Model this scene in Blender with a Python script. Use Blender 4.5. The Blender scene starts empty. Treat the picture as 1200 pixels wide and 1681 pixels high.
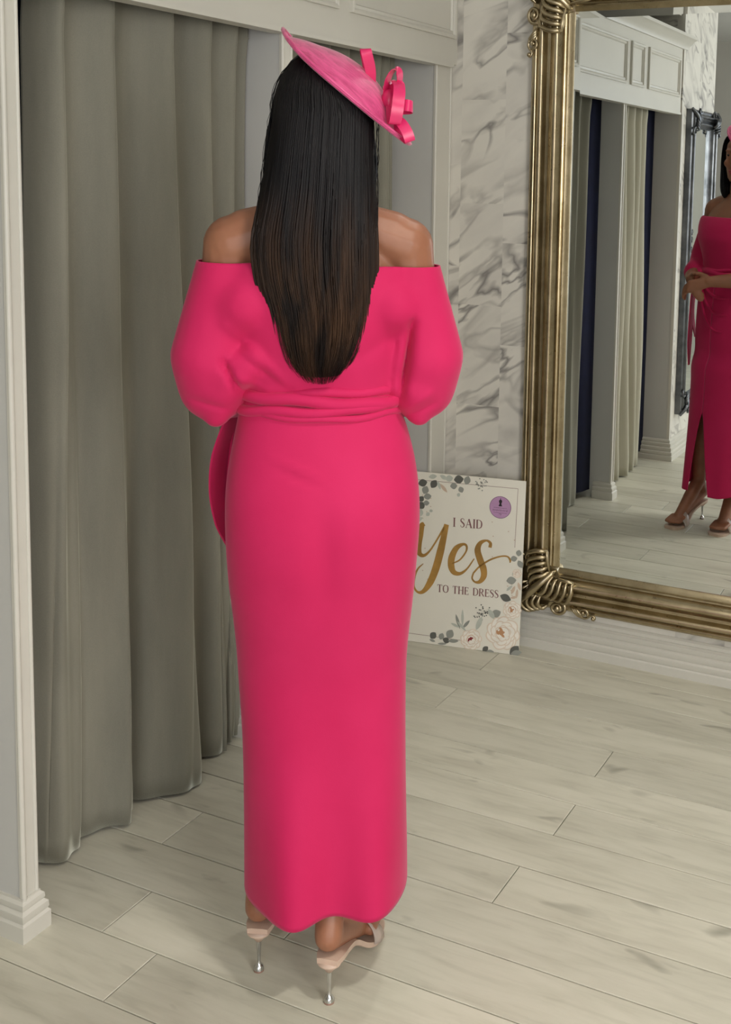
import bpy, bmesh, math, random
from mathutils import Vector, Matrix
random.seed(7)
D = bpy.data; SC = bpy.context.scene; COL = SC.collection
PI = math.pi

# ------------------------------------------------------------------ camera
FPX, PPX, PPY, WPX, HPX = 1903.37, 765.8, 507.9, 1200.0, 1681.0
YAW, PITCH, ROLL = -0.4463, 0.1146, -0.0197
cam = D.objects.new('camera', D.cameras.new('camera')); COL.objects.link(cam)
cam.data.sensor_fit = 'VERTICAL'; cam.data.sensor_height = 24.0
cam.data.lens = FPX / HPX * 24.0
cam.data.shift_x = (WPX / 2 - PPX) / HPX
cam.data.shift_y = -(HPX / 2 - PPY) / HPX
cam.data.clip_start = 0.02
fw = Vector((math.sin(YAW) * math.cos(PITCH), math.cos(YAW) * math.cos(PITCH), -math.sin(PITCH)))
r0 = Vector((math.cos(YAW), -math.sin(YAW), 0)); d0 = fw.cross(r0)
rr = r0 * math.cos(ROLL) + d0 * math.sin(ROLL); dd = -r0 * math.sin(ROLL) + d0 * math.cos(ROLL)
M = Matrix.Identity(4)
for i in range(3):
    M[i][0] = rr[i]; M[i][1] = -dd[i]; M[i][2] = -fw[i]
M[0][3], M[1][3], M[2][3] = 0, 0, 1.536
cam.matrix_world = M
SC.camera = cam

# ------------------------------------------------------------------ world, light, exposure
SC.view_settings.view_transform = 'Standard'; SC.view_settings.look = 'None'
SC.view_settings.gamma = 1.0; SC.view_settings.exposure = 0.45
SC.view_settings.use_curve_mapping = False
wd = D.worlds.new('world'); SC.world = wd; wd.use_nodes = True
wd.node_tree.nodes['Background'].inputs[0].default_value = (0.8, 0.88, 1.0, 1)
wd.node_tree.nodes['Background'].inputs[1].default_value = 1.0

def area(name, loc, rot, sx, sy, power, col):
    l = D.lights.new(name, 'AREA'); l.shape = 'RECTANGLE'; l.size = sx; l.size_y = sy
    l.energy = power; l.color = col
    o = D.objects.new(name, l); COL.objects.link(o); o.location = loc; o.rotation_euler = rot
    return o
# daylight entering by the shop window in the right wall, and by the glazed front behind the camera
area('window_daylight', (2.36, -0.55, 1.78), (0, math.radians(90), 0), 1.6, 1.7, 66, (1.0, 0.965, 0.90))
area('shopfront_daylight', (1.2, -3.30, 1.35), (math.radians(90), 0, 0), 2.0, 2.1, 30, (0.88, 0.94, 1.0))

# ------------------------------------------------------------------ helpers
def put(name, me, mat, parent=None, smooth=None):
    o = D.objects.new(name, me); COL.objects.link(o)
    if mat is not None:
        for m in (mat if isinstance(mat, (list, tuple)) else [mat]): me.materials.append(m)
    if smooth is not None:
        me.shade_smooth()
        if smooth < 179: me.set_sharp_from_angle(angle=math.radians(smooth))
    if parent is not None: o.parent = parent
    return o
def mesh(name, vs, fs, mats=None):
    me = D.meshes.new(name); me.from_pydata([tuple(v) for v in vs], [], fs)
    if mats:
        for p, k in zip(me.polygons, mats): p.material_index = k
    me.validate(); me.update()
    return me
def fixn(me):
    bm = bmesh.new(); bm.from_mesh(me); bmesh.ops.remove_doubles(bm, verts=bm.verts, dist=1e-6)
    bmesh.ops.recalc_face_normals(bm, faces=bm.faces); bm.to_mesh(me); bm.free(); return me
def empty(name, loc=(0, 0, 0), rz=0, parent=None):
    o = D.objects.new(name, None); COL.objects.link(o); o.location = loc; o.rotation_euler = (0, 0, rz)
    o.empty_display_size = 0.1
    if parent: o.parent = parent
    return o
def tag(o, label, cat, group=None, kind=None):
    o['label'] = label; o['category'] = cat
    if group: o['group'] = group
    if kind: o['kind'] = kind
    return o
def struct(o, label=None, cat=None):
    o['kind'] = 'structure'
    if label: o['label'] = label
    if cat: o['category'] = cat
    return o
class MB:
    def __init__(s): s.v = []; s.f = []; s.m = []
    def add(s, vs, fs, k=0):
        n = len(s.v); s.v += [tuple(v) for v in vs]; s.f += [tuple(i + n for i in f) for f in fs]; s.m += [k] * len(fs); return s
    def box(s, x0, x1, y0, y1, z0, z1, k=0):
        return s.add([(x0, y0, z0), (x1, y0, z0), (x1, y1, z0), (x0, y1, z0), (x0, y0, z1), (x1, y0, z1), (x1, y1, z1), (x0, y1, z1)],
                     [(0, 3, 2, 1), (4, 5, 6, 7), (0, 1, 5, 4), (1, 2, 6, 5), (2, 3, 7, 6), (3, 0, 4, 7)], k)
    def tube(s, pts, rad, n=8, k=0, flat=None):
        pts = [Vector(p) for p in pts]; m = len(pts)
        if not isinstance(rad, (list, tuple)): rad = [rad] * m
        up = None; vs = []
        for i in range(m):
            t = (pts[min(i + 1, m - 1)] - pts[max(i - 1, 0)])
            t = t.normalized() if t.length > 1e-9 else Vector((0, 0, 1))
            if up is None:
                up = Vector((0, 0, 1)) if abs(t.z) < .9 else Vector((1, 0, 0))
            a = up - t * up.dot(t); a.normalize(); up = a; b = t.cross(a)
            for j in range(n):
                q = 2 * PI * j / n
                vs.append(pts[i] + (a * math.cos(q) + b * math.sin(q)) * rad[i])
        fs = [(i * n + j, i * n + (j + 1) % n, (i + 1) * n + (j + 1) % n, (i + 1) * n + j) for i in range(m - 1) for j in range(n)]
        fs += [tuple(reversed(range(n))), tuple((m - 1) * n + j for j in range(n))]
        return s.add(vs, fs, k)
    def ball(s, c, r, n=10, k=0):
        c = Vector(c); r = Vector(r) if not isinstance(r, (int, float)) else Vector((r, r, r)); vs = []
        for i in range(n + 1):
            a = PI * i / n
            for j in range(n * 2):
                b = PI * j / n
                vs.append((c.x + r.x * math.sin(a) * math.cos(b), c.y + r.y * math.sin(a) * math.sin(b), c.z + r.z * math.cos(a)))
        w = n * 2
        return s.add(vs, [(i * w + j, (i + 1) * w + j, (i + 1) * w + (j + 1) % w, i * w + (j + 1) % w) for i in range(n) for j in range(w)], k)
    def capsule(s, p0, r0, p1, r1, n=14, k=0):
        p0 = Vector(p0); p1 = Vector(p1); t = (p1 - p0); L = t.length
        if L < 1e-6: return s.ball(p0, r0, 8, k)
        t.normalize(); pts = []; rs = []
        for i in range(6):
            a = PI / 2 * i / 5; pts.append(p0 - t * r0 * math.cos(a)); rs.append(max(r0 * math.sin(a), 1e-4))
        for i in range(6):
            a = PI / 2 * i / 5; pts.append(p1 + t * r1 * math.sin(a)); rs.append(max(r1 * math.cos(a), 1e-4))
        return s.tube(pts, rs, n, k)
    def loft(s, rings, k=0, cap=True, closed=True):
        n = len(rings[0]); vs = [v for r in rings for v in r]; fs = []
        for i in range(len(rings) - 1):
            for j in range(n if closed else n - 1):
                fs.append((i * n + j, i * n + (j + 1) % n, (i + 1) * n + (j + 1) % n, (i + 1) * n + j))
        if cap: fs += [tuple(reversed(range(n))), tuple((len(rings) - 1) * n + j for j in range(n))]
        return s.add(vs, fs, k)
    def me(s, name='m'): return mesh(name, s.v, s.f, s.m)
    def build(s, name, mat, parent=None, smooth=None, fix=False):
        me = s.me(name)
        if fix: fixn(me)
        return put(name, me, mat, parent, smooth)
def cr(pts, n):
    """Catmull-Rom through points, n samples per span"""
    P = [Vector(p) for p in pts]; P = [P[0] * 2 - P[1]] + P + [P[-1] * 2 - P[-2]]; out = []
    for i in range(1, len(P) - 2):
        a, b, c, d = P[i - 1:i + 3]
        for j in range(n):
            t = j / n
            out.append(0.5 * ((2 * b) + (c - a) * t + (2 * a - 5 * b + 4 * c - d) * t * t + (3 * b - a - 3 * c + d) * t ** 3))
    out.append(P[-2]); return out
def interp(tab, x):
    """smooth (Hermite) reading of a table"""
    n = len(tab)
    if x <= tab[0][0]: return list(tab[0][1:])
    if x >= tab[-1][0]: return list(tab[-1][1:])
    i = next(k for k in range(n - 1) if x <= tab[k + 1][0]); a, b = tab[i], tab[i + 1]; h = b[0] - a[0]; t = (x - a[0]) / h
    def sl(k, c):
        lo, hi = max(0, k - 1), min(n - 1, k + 1); return (tab[hi][c] - tab[lo][c]) / (tab[hi][0] - tab[lo][0])
    return [(2 * t ** 3 - 3 * t * t + 1) * a[c] + (t ** 3 - 2 * t * t + t) * h * sl(i, c) + (3 * t * t - 2 * t ** 3) * b[c] + (t ** 3 - t * t) * h * sl(i + 1, c) for c in range(1, len(a))]
def remesh(name, mb, voxel, smooth_it, mat, parent=None):
    me0 = mb.me(name + '_src'); o = D.objects.new(name + '_src', me0); COL.objects.link(o)
    m = o.modifiers.new('r', 'REMESH'); m.mode = 'VOXEL'; m.voxel_size = voxel
    if smooth_it:
        s = o.modifiers.new('s', 'SMOOTH'); s.factor = .5; s.iterations = smooth_it
    dg = bpy.context.evaluated_depsgraph_get()
    me = D.meshes.new_from_object(o.evaluated_get(dg)); me.name = name
    D.objects.remove(o); D.meshes.remove(me0)
    me.materials.clear()
    return put(name, me, mat, parent, 180)

# ------------------------------------------------------------------ materials
def srgb(r, g, b):
    f = lambda c: (c / 255 / 12.92) if c / 255 <= .04045 else ((c / 255 + .055) / 1.055) ** 2.4
    return (f(r), f(g), f(b), 1)
class NT:
    def __init__(s, name):
        s.m = D.materials.new(name); s.m.use_nodes = True; s.t = s.m.node_tree; s.b = s.t.nodes['Principled BSDF']
    def n(s, typ, **kw):
        x = s.t.nodes.new(typ)
        for k, v in kw.items():
            if k.startswith('i_'):
                key = k[2:]; key = int(key) if key.isdigit() else key.replace('_', ' ')
                x.inputs[key].default_value = v
            else: setattr(x, k, v)
        return x
    def l(s, a, b): s.t.links.new(a, b)
    def math(s, op, a, b=None, c=None, clamp=False):
        x = s.n('ShaderNodeMath', operation=op, use_clamp=clamp)
        for i, v in enumerate((a, b, c)):
            if v is None: continue
            if isinstance(v, (int, float)): x.inputs[i].default_value = v
            else: s.l(v, x.inputs[i])
        return x.outputs[0]
    def coord(s, kind='Object', scale=(1, 1, 1), rot=(0, 0, 0), loc=(0, 0, 0)):
        tc = s.n('ShaderNodeTexCoord'); mp = s.n('ShaderNodeMapping'); s.l(tc.outputs[kind], mp.inputs[0])
        mp.inputs['Scale'].default_value = scale; mp.inputs['Rotation'].default_value = rot; mp.inputs['Location'].default_value = loc
        return mp.outputs[0]
    def noise(s, vec, scale, detail=4, rough=.5, dist=0):
        x = s.n('ShaderNodeTexNoise'); s.l(vec, x.inputs['Vector']); x.inputs['Scale'].default_value = scale
        x.inputs['Detail'].default_value = detail; x.inputs['Roughness'].default_value = rough; x.inputs['Distortion'].default_value = dist
        return x.outputs['Fac']
    def ramp(s, fac, stops):
        x = s.n('ShaderNodeValToRGB'); s.l(fac, x.inputs[0]); e = x.color_ramp.elements
        while len(e) < len(stops): e.new(.5)
        for q, (p, c) in zip(e, stops): q.position = p; q.color = c
        return x.outputs[0]
    def mix(s, fac, a, b, mode='MIX'):
        x = s.n('ShaderNodeMix', data_type='RGBA', blend_type=mode)
        for sock, v in ((x.inputs[0], fac), (x.inputs[6], a), (x.inputs[7], b)):
            if isinstance(v, (int, float, tuple)): sock.default_value = v
            else: s.l(v, sock)
        return x.outputs[2]
    def bump(s, h, strength=.2, dist=.01):
        x = s.n('ShaderNodeBump'); x.inputs['Strength'].default_value = strength; x.inputs['Distance'].default_value = dist
        s.l(h, x.inputs['Height']); s.l(x.outputs[0], s.b.inputs['Normal'])
    def set(s, **kw):
        for k, v in kw.items():
            key = k.replace('_', ' ')
            if isinstance(v, (int, float, tuple)): s.b.inputs[key].default_value = v
            else: s.l(v, s.b.inputs[key])
        return s
def plain(name, col, rough=.5, var=.06, scale=12, bump=0, bscale=60, **kw):
    a = NT(name); v = a.coord(); nz = a.noise(v, scale, 4)
    dark = tuple(c * (1 - var * 2) for c in col[:3]) + (1,); lite = tuple(min(1, c * (1 + var)) for c in col[:3]) + (1,)
    a.set(Base_Color=a.ramp(nz, [(.3, dark), (.7, lite)]), Roughness=rough, **kw)
    if bump: a.bump(a.noise(v, bscale, 3), bump, .004)
    return a.m
def flat(name, rgb, rough=.6): return plain(name, srgb(*rgb), rough, .04, 30)

M_WHITE = plain('painted_wood', srgb(206, 203, 194), .38, .015, 6)
M_JAMB = plain('jamb_paint', srgb(196, 195, 192), .5, .02, 4)
M_CEIL = plain('ceiling_paint', srgb(225, 224, 220), .8, .02, 3)
M_PLAINWALL = plain('wall_paint', srgb(206, 203, 196), .7, .02, 3)
M_DARK = plain('plum_paint', srgb(36, 31, 40), .8, .05, 3)
M_NAVY = plain('navy_cloth', srgb(13, 21, 58), .85, .12, 20, .2, 400)
M_SUB = plain('joint_grout', srgb(92, 84, 74), .9, .1, 20)

def marble():
    a = NT('marble_paper'); tc = a.n('ShaderNodeTexCoord'); sp = a.n('ShaderNodeSeparateXYZ'); a.l(tc.outputs['Object'], sp.inputs[0])
    h = a.math('ADD', sp.outputs[0], sp.outputs[1])       # runs along either wall
    zz = sp.outputs[2]
    # printed blocks: columns 0.115 m wide, each shifted, 0.167 m tall, every second row repeats
    colf = a.math('FLOOR', a.math('DIVIDE', a.math('ADD', h, 10.02), .155))
    off = a.math('MULTIPLY', a.math('FRACT', a.math('MULTIPLY', colf, .377)), .333)
    row = a.math('FLOOR', a.math('DIVIDE', a.math('ADD', zz, off), .333))
    seed = a.math('ADD', a.math('MULTIPLY', a.math('FRACT', a.math('MULTIPLY', colf, .618)), 7.0), a.math('MULTIPLY', a.math('FRACT', a.math('MULTIPLY', row, .5)), 3.1))
    # half of the seams vanish: blend the block seed only for some
    cb = a.n('ShaderNodeCombineXYZ'); a.l(h, cb.inputs[0]); a.l(seed, cb.inputs[1]); a.l(zz, cb.inputs[2])
    # domain warp, shear so veins climb to the right
    mp = a.n('ShaderNodeMapping'); mp.inputs['Rotation'].default_value = (0, math.radians(33), 0); mp.inputs['Scale'].default_value = (1, 1, 1); a.l(cb.outputs[0], mp.inputs[0])
    mp2 = a.n('ShaderNodeMapping'); mp2.inputs['Scale'].default_value = (.5, 1, 1.3); a.l(mp.outputs[0], mp2.inputs[0]); v = mp2.outputs[0]
    n1 = a.noise(v, 4.4, 3.5, .5, .8)
    vein = a.math('SUBTRACT', 1.0, a.math('MULTIPLY', a.math('ABSOLUTE', a.math('SUBTRACT', n1, .5)), 26), clamp=True)
    n2 = a.noise(v, 5.6, 3, .5, .7)
    band = a.math('SUBTRACT', 1.0, a.math('MULTIPLY', a.math('ABSOLUTE', a.math('SUBTRACT', n2, .56)), 15), clamp=True)
    gate = a.ramp(a.noise(v, 4.1, 2), [(.42, (0, 0, 0, 1)), (.60, (1, 1, 1, 1))])
    gate2 = a.ramp(a.noise(v, 3.3, 2, .5, .3), [(.46, (0, 0, 0, 1)), (.60, (1, 1, 1, 1))])
    soft = a.ramp(a.noise(v, 4.6, 5, .6), [(.42, srgb(222, 218, 209)), (.75, srgb(204, 200, 193))])
    c = a.mix(a.math('MULTIPLY', a.math('MULTIPLY', band, gate2), .50), soft, srgb(132, 128, 125))
    c = a.mix(a.math('MULTIPLY', a.math('MULTIPLY', vein, gate), .85), c, srgb(112, 108, 107))
    a.set(Base_Color=c, Roughness=.55)
    return a.m
M_MARBLE = marble()

def plankmat():
    a = NT('plank_laminate'); tc = a.n('ShaderNodeTexCoord'); oi = a.n('ShaderNodeObjectInfo')
    off = a.n('ShaderNodeVectorMath', operation='SCALE'); cb = a.n('ShaderNodeCombineXYZ')
    for i in range(3): a.l(oi.outputs['Random'], cb.inputs[i])
    a.l(cb.outputs[0], off.inputs[0]); off.inputs['Scale'].default_value = 37.0
    ad = a.n('ShaderNodeVectorMath', operation='ADD'); a.l(tc.outputs['Object'], ad.inputs[0]); a.l(off.outputs[0], ad.inputs[1])
    def mp(sc):
        m = a.n('ShaderNodeMapping'); m.inputs['Scale'].default_value = sc; a.l(ad.outputs[0], m.inputs[0]); return m.outputs[0]
    g1 = a.noise(mp((3.0, 26, 1)), 1.6, 6, .62, .6)
    g2 = a.noise(mp((1.6, 6, 1)), 1.8, 4, .55, .4)
    kn = a.noise(mp((4.5, 10, 1)), 1.25, 2, .4, .7)
    c = a.ramp(g2, [(.30, srgb(186, 182, 166)), (.5, srgb(204, 201, 185)), (.72, srgb(216, 212, 197))])
    c = a.mix(.38, c, a.ramp(g1, [(.28, srgb(166, 162, 147)), (.50, srgb(204, 200, 184)), (.75, srgb(218, 214, 200))]))
    c = a.mix(a.ramp(kn, [(.66, (0, 0, 0, 1)), (.76, (.6, .6, .6, 1))]), c, srgb(122, 119, 106))
    v = a.math('ADD', .90, a.math('MULTIPLY', oi.outputs['Random'], .16))
    hs = a.n('ShaderNodeHueSaturation'); a.l(v, hs.inputs['Value']); a.l(c, hs.inputs['Color'])
    a.set(Base_Color=hs.outputs[0], Roughness=a.math('ADD', .30, a.math('MULTIPLY', g1, .22)))
    a.b.inputs['Specular IOR Level'].default_value = .45
    a.bump(g1, .12, .002)
    return a.m
M_PLANK = plankmat()

def velvet(name, dark, lite):
    a = NT(name); v = a.coord(scale=(1, 1, .18)); n = a.noise(v, 9, 5, .6)
    f = a.noise(a.coord(), 420, 2)
    c = a.mix(.25, a.ramp(n, [(.3, dark), (.7, lite)]), a.ramp(f, [(.3, dark), (.7, lite)]))
    a.set(Base_Color=c, Roughness=.8, Sheen_Weight=.8, Sheen_Roughness=.32)
    a.b.inputs['Sheen Tint'].default_value = (.85, .85, .72, 1); a.b.inputs['Specular IOR Level'].default_value = .15
    a.bump(f, .12, .002); return a.m
M_VELVET = velvet('grey_velvet', srgb(124, 122, 111), srgb(144, 141, 128))
M_VELVET2 = velvet('pale_velvet', srgb(176, 173, 156), srgb(192, 188, 172))

def metal(name, dark, lite, rough):
    a = NT(name); n = a.noise(a.coord(), 9, 5, .65); n2 = a.noise(a.coord(scale=(1, 1, 1)), 70, 4, .6)
    a.set(Base_Color=a.ramp(n, [(.3, dark), (.68, lite)]), Metallic=1.0, Roughness=a.math('ADD', rough, a.math('MULTIPLY', n2, .16)))
    return a.m
M_GOLD = metal('champagne_gold', srgb(158, 143, 114), srgb(196, 182, 152), .22)
M_SILVER = metal('dark_silver', srgb(70, 72, 76), srgb(120, 122, 126), .28)
M_CHROME = metal('chrome', srgb(190, 190, 190), srgb(220, 220, 220), .06)
def mirr():
    a = NT('mirror_glass'); n = a.noise(a.coord(), 5, 2)
    a.set(Base_Color=a.ramp(n, [(.3, (.80, .84, .84, 1)), (.7, (.82, .86, .86, 1))]), Metallic=1.0, Roughness=0.0); return a.m
M_MIRROR = mirr()

def cloth(name, rgb, rgb2):
    a = NT(name); v = a.coord(); w = a.n('ShaderNodeTexWave'); w.inputs['Scale'].default_value = 260; w.inputs['Distortion'].default_value = 1.5; a.l(v, w.inputs['Vector'])
    n = a.noise(v, 5, 3); f = a.noise(v, 600, 2)
    a.set(Base_Color=a.ramp(n, [(.3, srgb(*rgb)), (.7, srgb(*rgb2))]), Roughness=.72, Sheen_Weight=.25, Sheen_Roughness=.4)
    a.b.inputs['Specular IOR Level'].default_value = .2; a.b.inputs['Sheen Tint'].default_value = (1, .6, .75, 1)
    a.bump(f, .10, .0012); return a.m
M_PINK = cloth('pink_crepe', (194, 29, 85), (202, 37, 93))
def sinamay():
    a = NT('pink_sinamay'); v0 = a.coord(rot=(0, -.712, 0)); mq = a.n('ShaderNodeMapping'); mq.inputs['Scale'].default_value = (.10, .5, 1); a.l(v0, mq.inputs[0]); v = mq.outputs[0]; n = a.noise(v, 130, 5, .7, .5)
    a.set(Base_Color=a.ramp(n, [(.34, srgb(190, 50, 110)), (.6, srgb(230, 84, 146))]), Roughness=.38, Sheen_Weight=.3); a.bump(n, .25, .003); return a.m
M_SINAMAY = sinamay()
M_SATIN = plain('pink_satin', srgb(220, 44, 106), .32, .06, 40)
def skinmat():
    a = NT('skin'); v = a.coord(); n = a.noise(v, 14, 4, .55)
    a.set(Base_Color=a.ramp(n, [(.3, srgb(142, 92, 68)), (.7, srgb(158, 106, 80))]), Roughness=.45, Subsurface_Weight=.12)
    a.b.inputs['Subsurface Radius'].default_value = (.01, .004, .002); a.bump(a.noise(v, 260, 3), .06, .001); return a.m
M_SKIN = skinmat()
def hairmat():
    a = NT('dark_hair'); tc = a.n('ShaderNodeTexCoord'); sp = a.n('ShaderNodeSeparateXYZ'); a.l(tc.outputs['Object'], sp.inputs[0])
    st = a.noise(a.coord(scale=(1, 1, .03)), 160, 4, .6)
    st2 = a.noise(a.coord(scale=(1, 1, .05)), 38, 3, .6)
    # brown highlights grown into the lower lengths
    band = a.ramp(sp.outputs[2], [(.0, (0, 0, 0, 1)), (1.0, (0, 0, 0, 1))])
    mr = a.n('ShaderNodeMapRange'); mr.inputs[1].default_value = 1.52; mr.inputs[2].default_value = 1.30; a.l(sp.outputs[2], mr.inputs[0])
    k = a.math('MULTIPLY', mr.outputs[0], a.ramp(st2, [(.40, (.1, .1, .1, 1)), (.66, (1, 1, 1, 1))]))
    c = a.mix(k, srgb(13, 12, 16), srgb(84, 58, 40))
    c = a.mix(.35, c, a.ramp(st, [(.3, srgb(8, 7, 9)), (.7, srgb(34, 27, 25))]))
    a.set(Base_Color=c, Roughness=.48); a.b.inputs['Specular IOR Level'].default_value = .22
    return a.m
M_HAIR = hairmat()
M_SOLE = plain('nude_sole', srgb(206, 178, 160), .35, .05, 30)
M_TIP = plain('heel_rubber', srgb(150, 118, 104), .6, .05, 60)
def clearmat():
    a = NT('clear_vinyl'); n = a.noise(a.coord(), 20, 2)
    a.set(Base_Color=a.ramp(n, [(.3, srgb(232, 214, 204)), (.7, srgb(240, 226, 216))]), Roughness=.08, Transmission_Weight=.55, IOR=1.15); return a.m
M_CLEAR = clearmat()
M_BOARD = plain('printed_board', srgb(232, 228, 216), .45, .02, 5)
M_BOARDEDGE = plain('foam_edge', srgb(206, 202, 192), .7, .03, 60)
P_ = lambda n, *c: flat(n, c, .45)
M_INK = P_('rose_ink', 132, 92, 92); M_GINK = plain('gold_ink', srgb(176, 134, 68), .4, .18, 14)
M_LEAF = [P_('leaf_ink_dark', 96, 97, 92), P_('leaf_ink_mid', 150, 152, 145), P_('leaf_ink_pale', 190, 194, 184), P_('leaf_ink_blush', 206, 184, 164)]
M_PETAL = [P_('petal_ink_white', 244, 238, 228), P_('petal_ink_cream', 228, 212, 194), P_('petal_ink_tan', 190, 142, 104), P_('petal_ink_wine', 140, 46, 50)]
M_LILAC = P_('badge_lilac', 186, 144, 184); M_BLACK = P_('badge_black', 44, 38, 44)

# ------------------------------------------------------------------ the room
YW = 3.433; XF = -1.72; XR = 2.30; YB = -3.25; ZC = 2.72
XBK = -2.95
# floor: planks 0.15 m wide along X; joints placed where the photograph shows them
fl = MB().box(XBK, XR, YB, YW, -.06, -.0075).build('floor', M_SUB)
struct(fl, 'pale grey wood-effect plank floor', 'floor')
rows = {0: -1.444, 2: -1.449, 3: -.906, 5: -.903, 7: -.925, 8: -1.690, 10: -1.589, 11: -1.446, 1: -1.75, 4: -1.52, 6: -.10, 9: -1.25, 12: -.55, 13: -1.9}
rowlen = {8: 1.72}
LP = 1.22; yk = 3.166 + .15
GAP = .0022
for r in range(-1, 45):
    y1 = yk - .15 * r; y0 = y1 - .15
    y1 = min(y1, YW - .001); y0 = max(y0, YB + .001)
    if y1 - y0 < .01: continue
    x = rows.get(r, random.uniform(-2.2, -1.0))
    LR = rowlen.get(r, LP)
    while x > XBK: x -= LR
    w = GAP * (1.6 if r in (6, 7, 9) else 1)
    while x < XR:
        a, b = max(x, XBK), min(x + LR, XR)
        if b - a > .01:
            xm, ym = (a + b) / 2, (y0 + y1) / 2; hx, hy = (b - a) / 2 - .0010, (y1 - y0) / 2 - w / 2
            bv = .0012; vs = []
            for (ix, iz) in ((0, -.0075), (0, -bv), (bv, 0)):
                vs += [(-hx + ix, -hy + ix, iz), (hx - ix, -hy + ix, iz), (hx - ix, hy - ix, iz), (-hx + ix, hy - ix, iz)]
            fs = [(i * 4 + j, i * 4 + (j + 1) % 4, (i + 1) * 4 + (j + 1) % 4, (i + 1) * 4 + j) for i in range(2) for j in range(4)] + [(8, 9, 10, 11)]
            o = put('plank', mesh('plank', vs, fs), M_PLANK, fl); o.location = (xm, ym, 0)
        x += LR

struct(MB().box(XBK - .1, XR + .12, YB - .12, YW + .12, ZC, ZC + .1).build('ceiling', M_CEIL), 'white painted ceiling', 'ceiling')
struct(MB().box(XBK - .1, XR + .12, YW, YW + .12, 0, ZC).build('wall_back', M_MARBLE), 'white wall papered with a grey-veined marble print', 'wall')
# right wall with its window opening, front wall with the glazed shopfront (both behind the camera's view)
struct(MB().box(XR, XR + .12, YB, -1.45, 0, ZC).box(XR, XR + .12, .35, YW, 0, ZC).box(XR, XR + .12, -1.45, .35, 0, .95).box(XR, XR + .12, -1.45, .35, 2.60, ZC).build('wall_right', M_PLAINWALL), 'plain wall with a wide shop window', 'wall')
struct(MB().box(XBK, .15, YB - .12, YB, 0, ZC).box(2.22, XR, YB - .12, YB, 0, ZC).box(.15, 2.22, YB - .12, YB, 0, .25).box(.15, 2.22, YB - .12, YB, 2.42, ZC).build('wall_front', M_PLAINWALL), 'plain wall with the glazed shopfront', 'wall')
def winframe(name, fn, a0, a1, z0, z1):
    m = MB()
    for (p, q, u, v) in ((a0, a0 + .05, z0, z1), (a1 - .05, a1, z0, z1), (a0, a1, z0, z0 + .05), (a0, a1, z1 - .05, z1), ((a0 + a1) / 2 - .02, (a0 + a1) / 2 + .02, z0, z1)):
        m.box(*fn(p, q), u, v)
    return struct(m.build(name, M_WHITE), 'white framed shop window', 'window')
winframe('window_1', lambda p, q: (XR - .01, XR + .03, p, q), -1.45, .35, .95, 2.60)
winframe('window_2', lambda p, q: (p, q, YB - .03, YB + .01), .15, 2.22, .25, 2.42)

# cubicle block: rear wall, partitions, marble pier with the silver mirror
struct(MB().box(XBK - .1, XBK, YB, YW, 0, ZC).build('wall_left', M_DARK), 'dark wall behind the changing cubicles', 'wall')
DIV = [(1.581, 1.619), (2.475, 2.518)]
for k, (a, b) in enumerate(DIV):
    struct(MB().box(XBK, XF + .0, a, b, 0, 1.93).build('wall_partition', M_JAMB), 'pale grey partition between two changing cubicles', 'wall')
struct(MB().box(XBK, XF, 3.325, YW, 0, 1.93).build('wall_partition', M_JAMB), 'pale grey end partition in the corner by the back wall', 'wall')
XM = -1.688
pier = MB().box(XBK, XM, .0, .70, 0, ZC).build('wall_pier', M_MARBLE)
struct(pier, 'marble-papered wall pier seen in the gold mirror', 'wall')
put('jamb_face', MB().box(XBK, XM - .012, .70, .706, 0, 1.885).me(), M_JAMB, pier)
put('corner_bead', MB().box(XM - .012, XM + .004, .692, .708, .11, 1.885).me(), M_WHITE, pier)
struct(MB().box(XBK, XM - .02, .71, .90, 2.40, ZC).build('trim_5', M_WHITE), 'white ceiling beam above the cubicles', 'beam')

# posts: front trim boards with bead edges
def post(name, y0, y1, label):
    m = MB().box(XF, XF + .006, y0, y1, 0, 1.90)
    o = m.build(name, M_WHITE); struct(o, label, 'post')
    for y, w in ((y0 + .005, .006), (y1 - .004, .0045)):
        b = MB().tube([(XF + .006, y, 0), (XF + .006, y, 1.90)], w, 8).build('bead', M_WHITE, o, 60)
    return o
posts = [post('trim_2', 1.579, 1.621, 'white painted post edge left of the grey velvet curtain'),
         post('trim_3', 2.473, 2.520, 'white painted post edge between the two cubicles'),
         post('trim_4', 3.322, YW, 'white painted corner post beside the marble-papered wall')]
BASEP = [(0, 0), (.018, 0), (.018, .034), (.0135, .039), (.0155, .043), (.0150, .055), (.0085, .061), (.0105, .065), (.0095, .074), (.004, .079), (.004, .083), (0, .083)]
def baseloop(name, path, prof, mat, parent, scale=1.0):
    """moulding swept along a polyline in plan; outward = right-hand side of travel"""
    pts = [Vector((p[0], p[1])) for p in path]; rings = []
    for i, p in enumerate(pts):
        a = (p - pts[i - 1]).normalized() if i > 0 else None
        b = (pts[i + 1] - p).normalized() if i < len(pts) - 1 else None
        na = Vector((a.y, -a.x)) if a else None; nb = Vector((b.y, -b.x)) if b else None
        if na is None: n = nb
        elif nb is None: n = na
        else:
            n = (na + nb).normalized(); n = n / max(n.dot(na), .3)
        rings.append([(p.x + n.x * d * scale, p.y + n.y * d * scale, z * scale) for d, z in prof])
    m = MB().loft(rings, closed=True, cap=True)
    return m.build(name, mat, parent, 35, fix=True)
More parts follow.
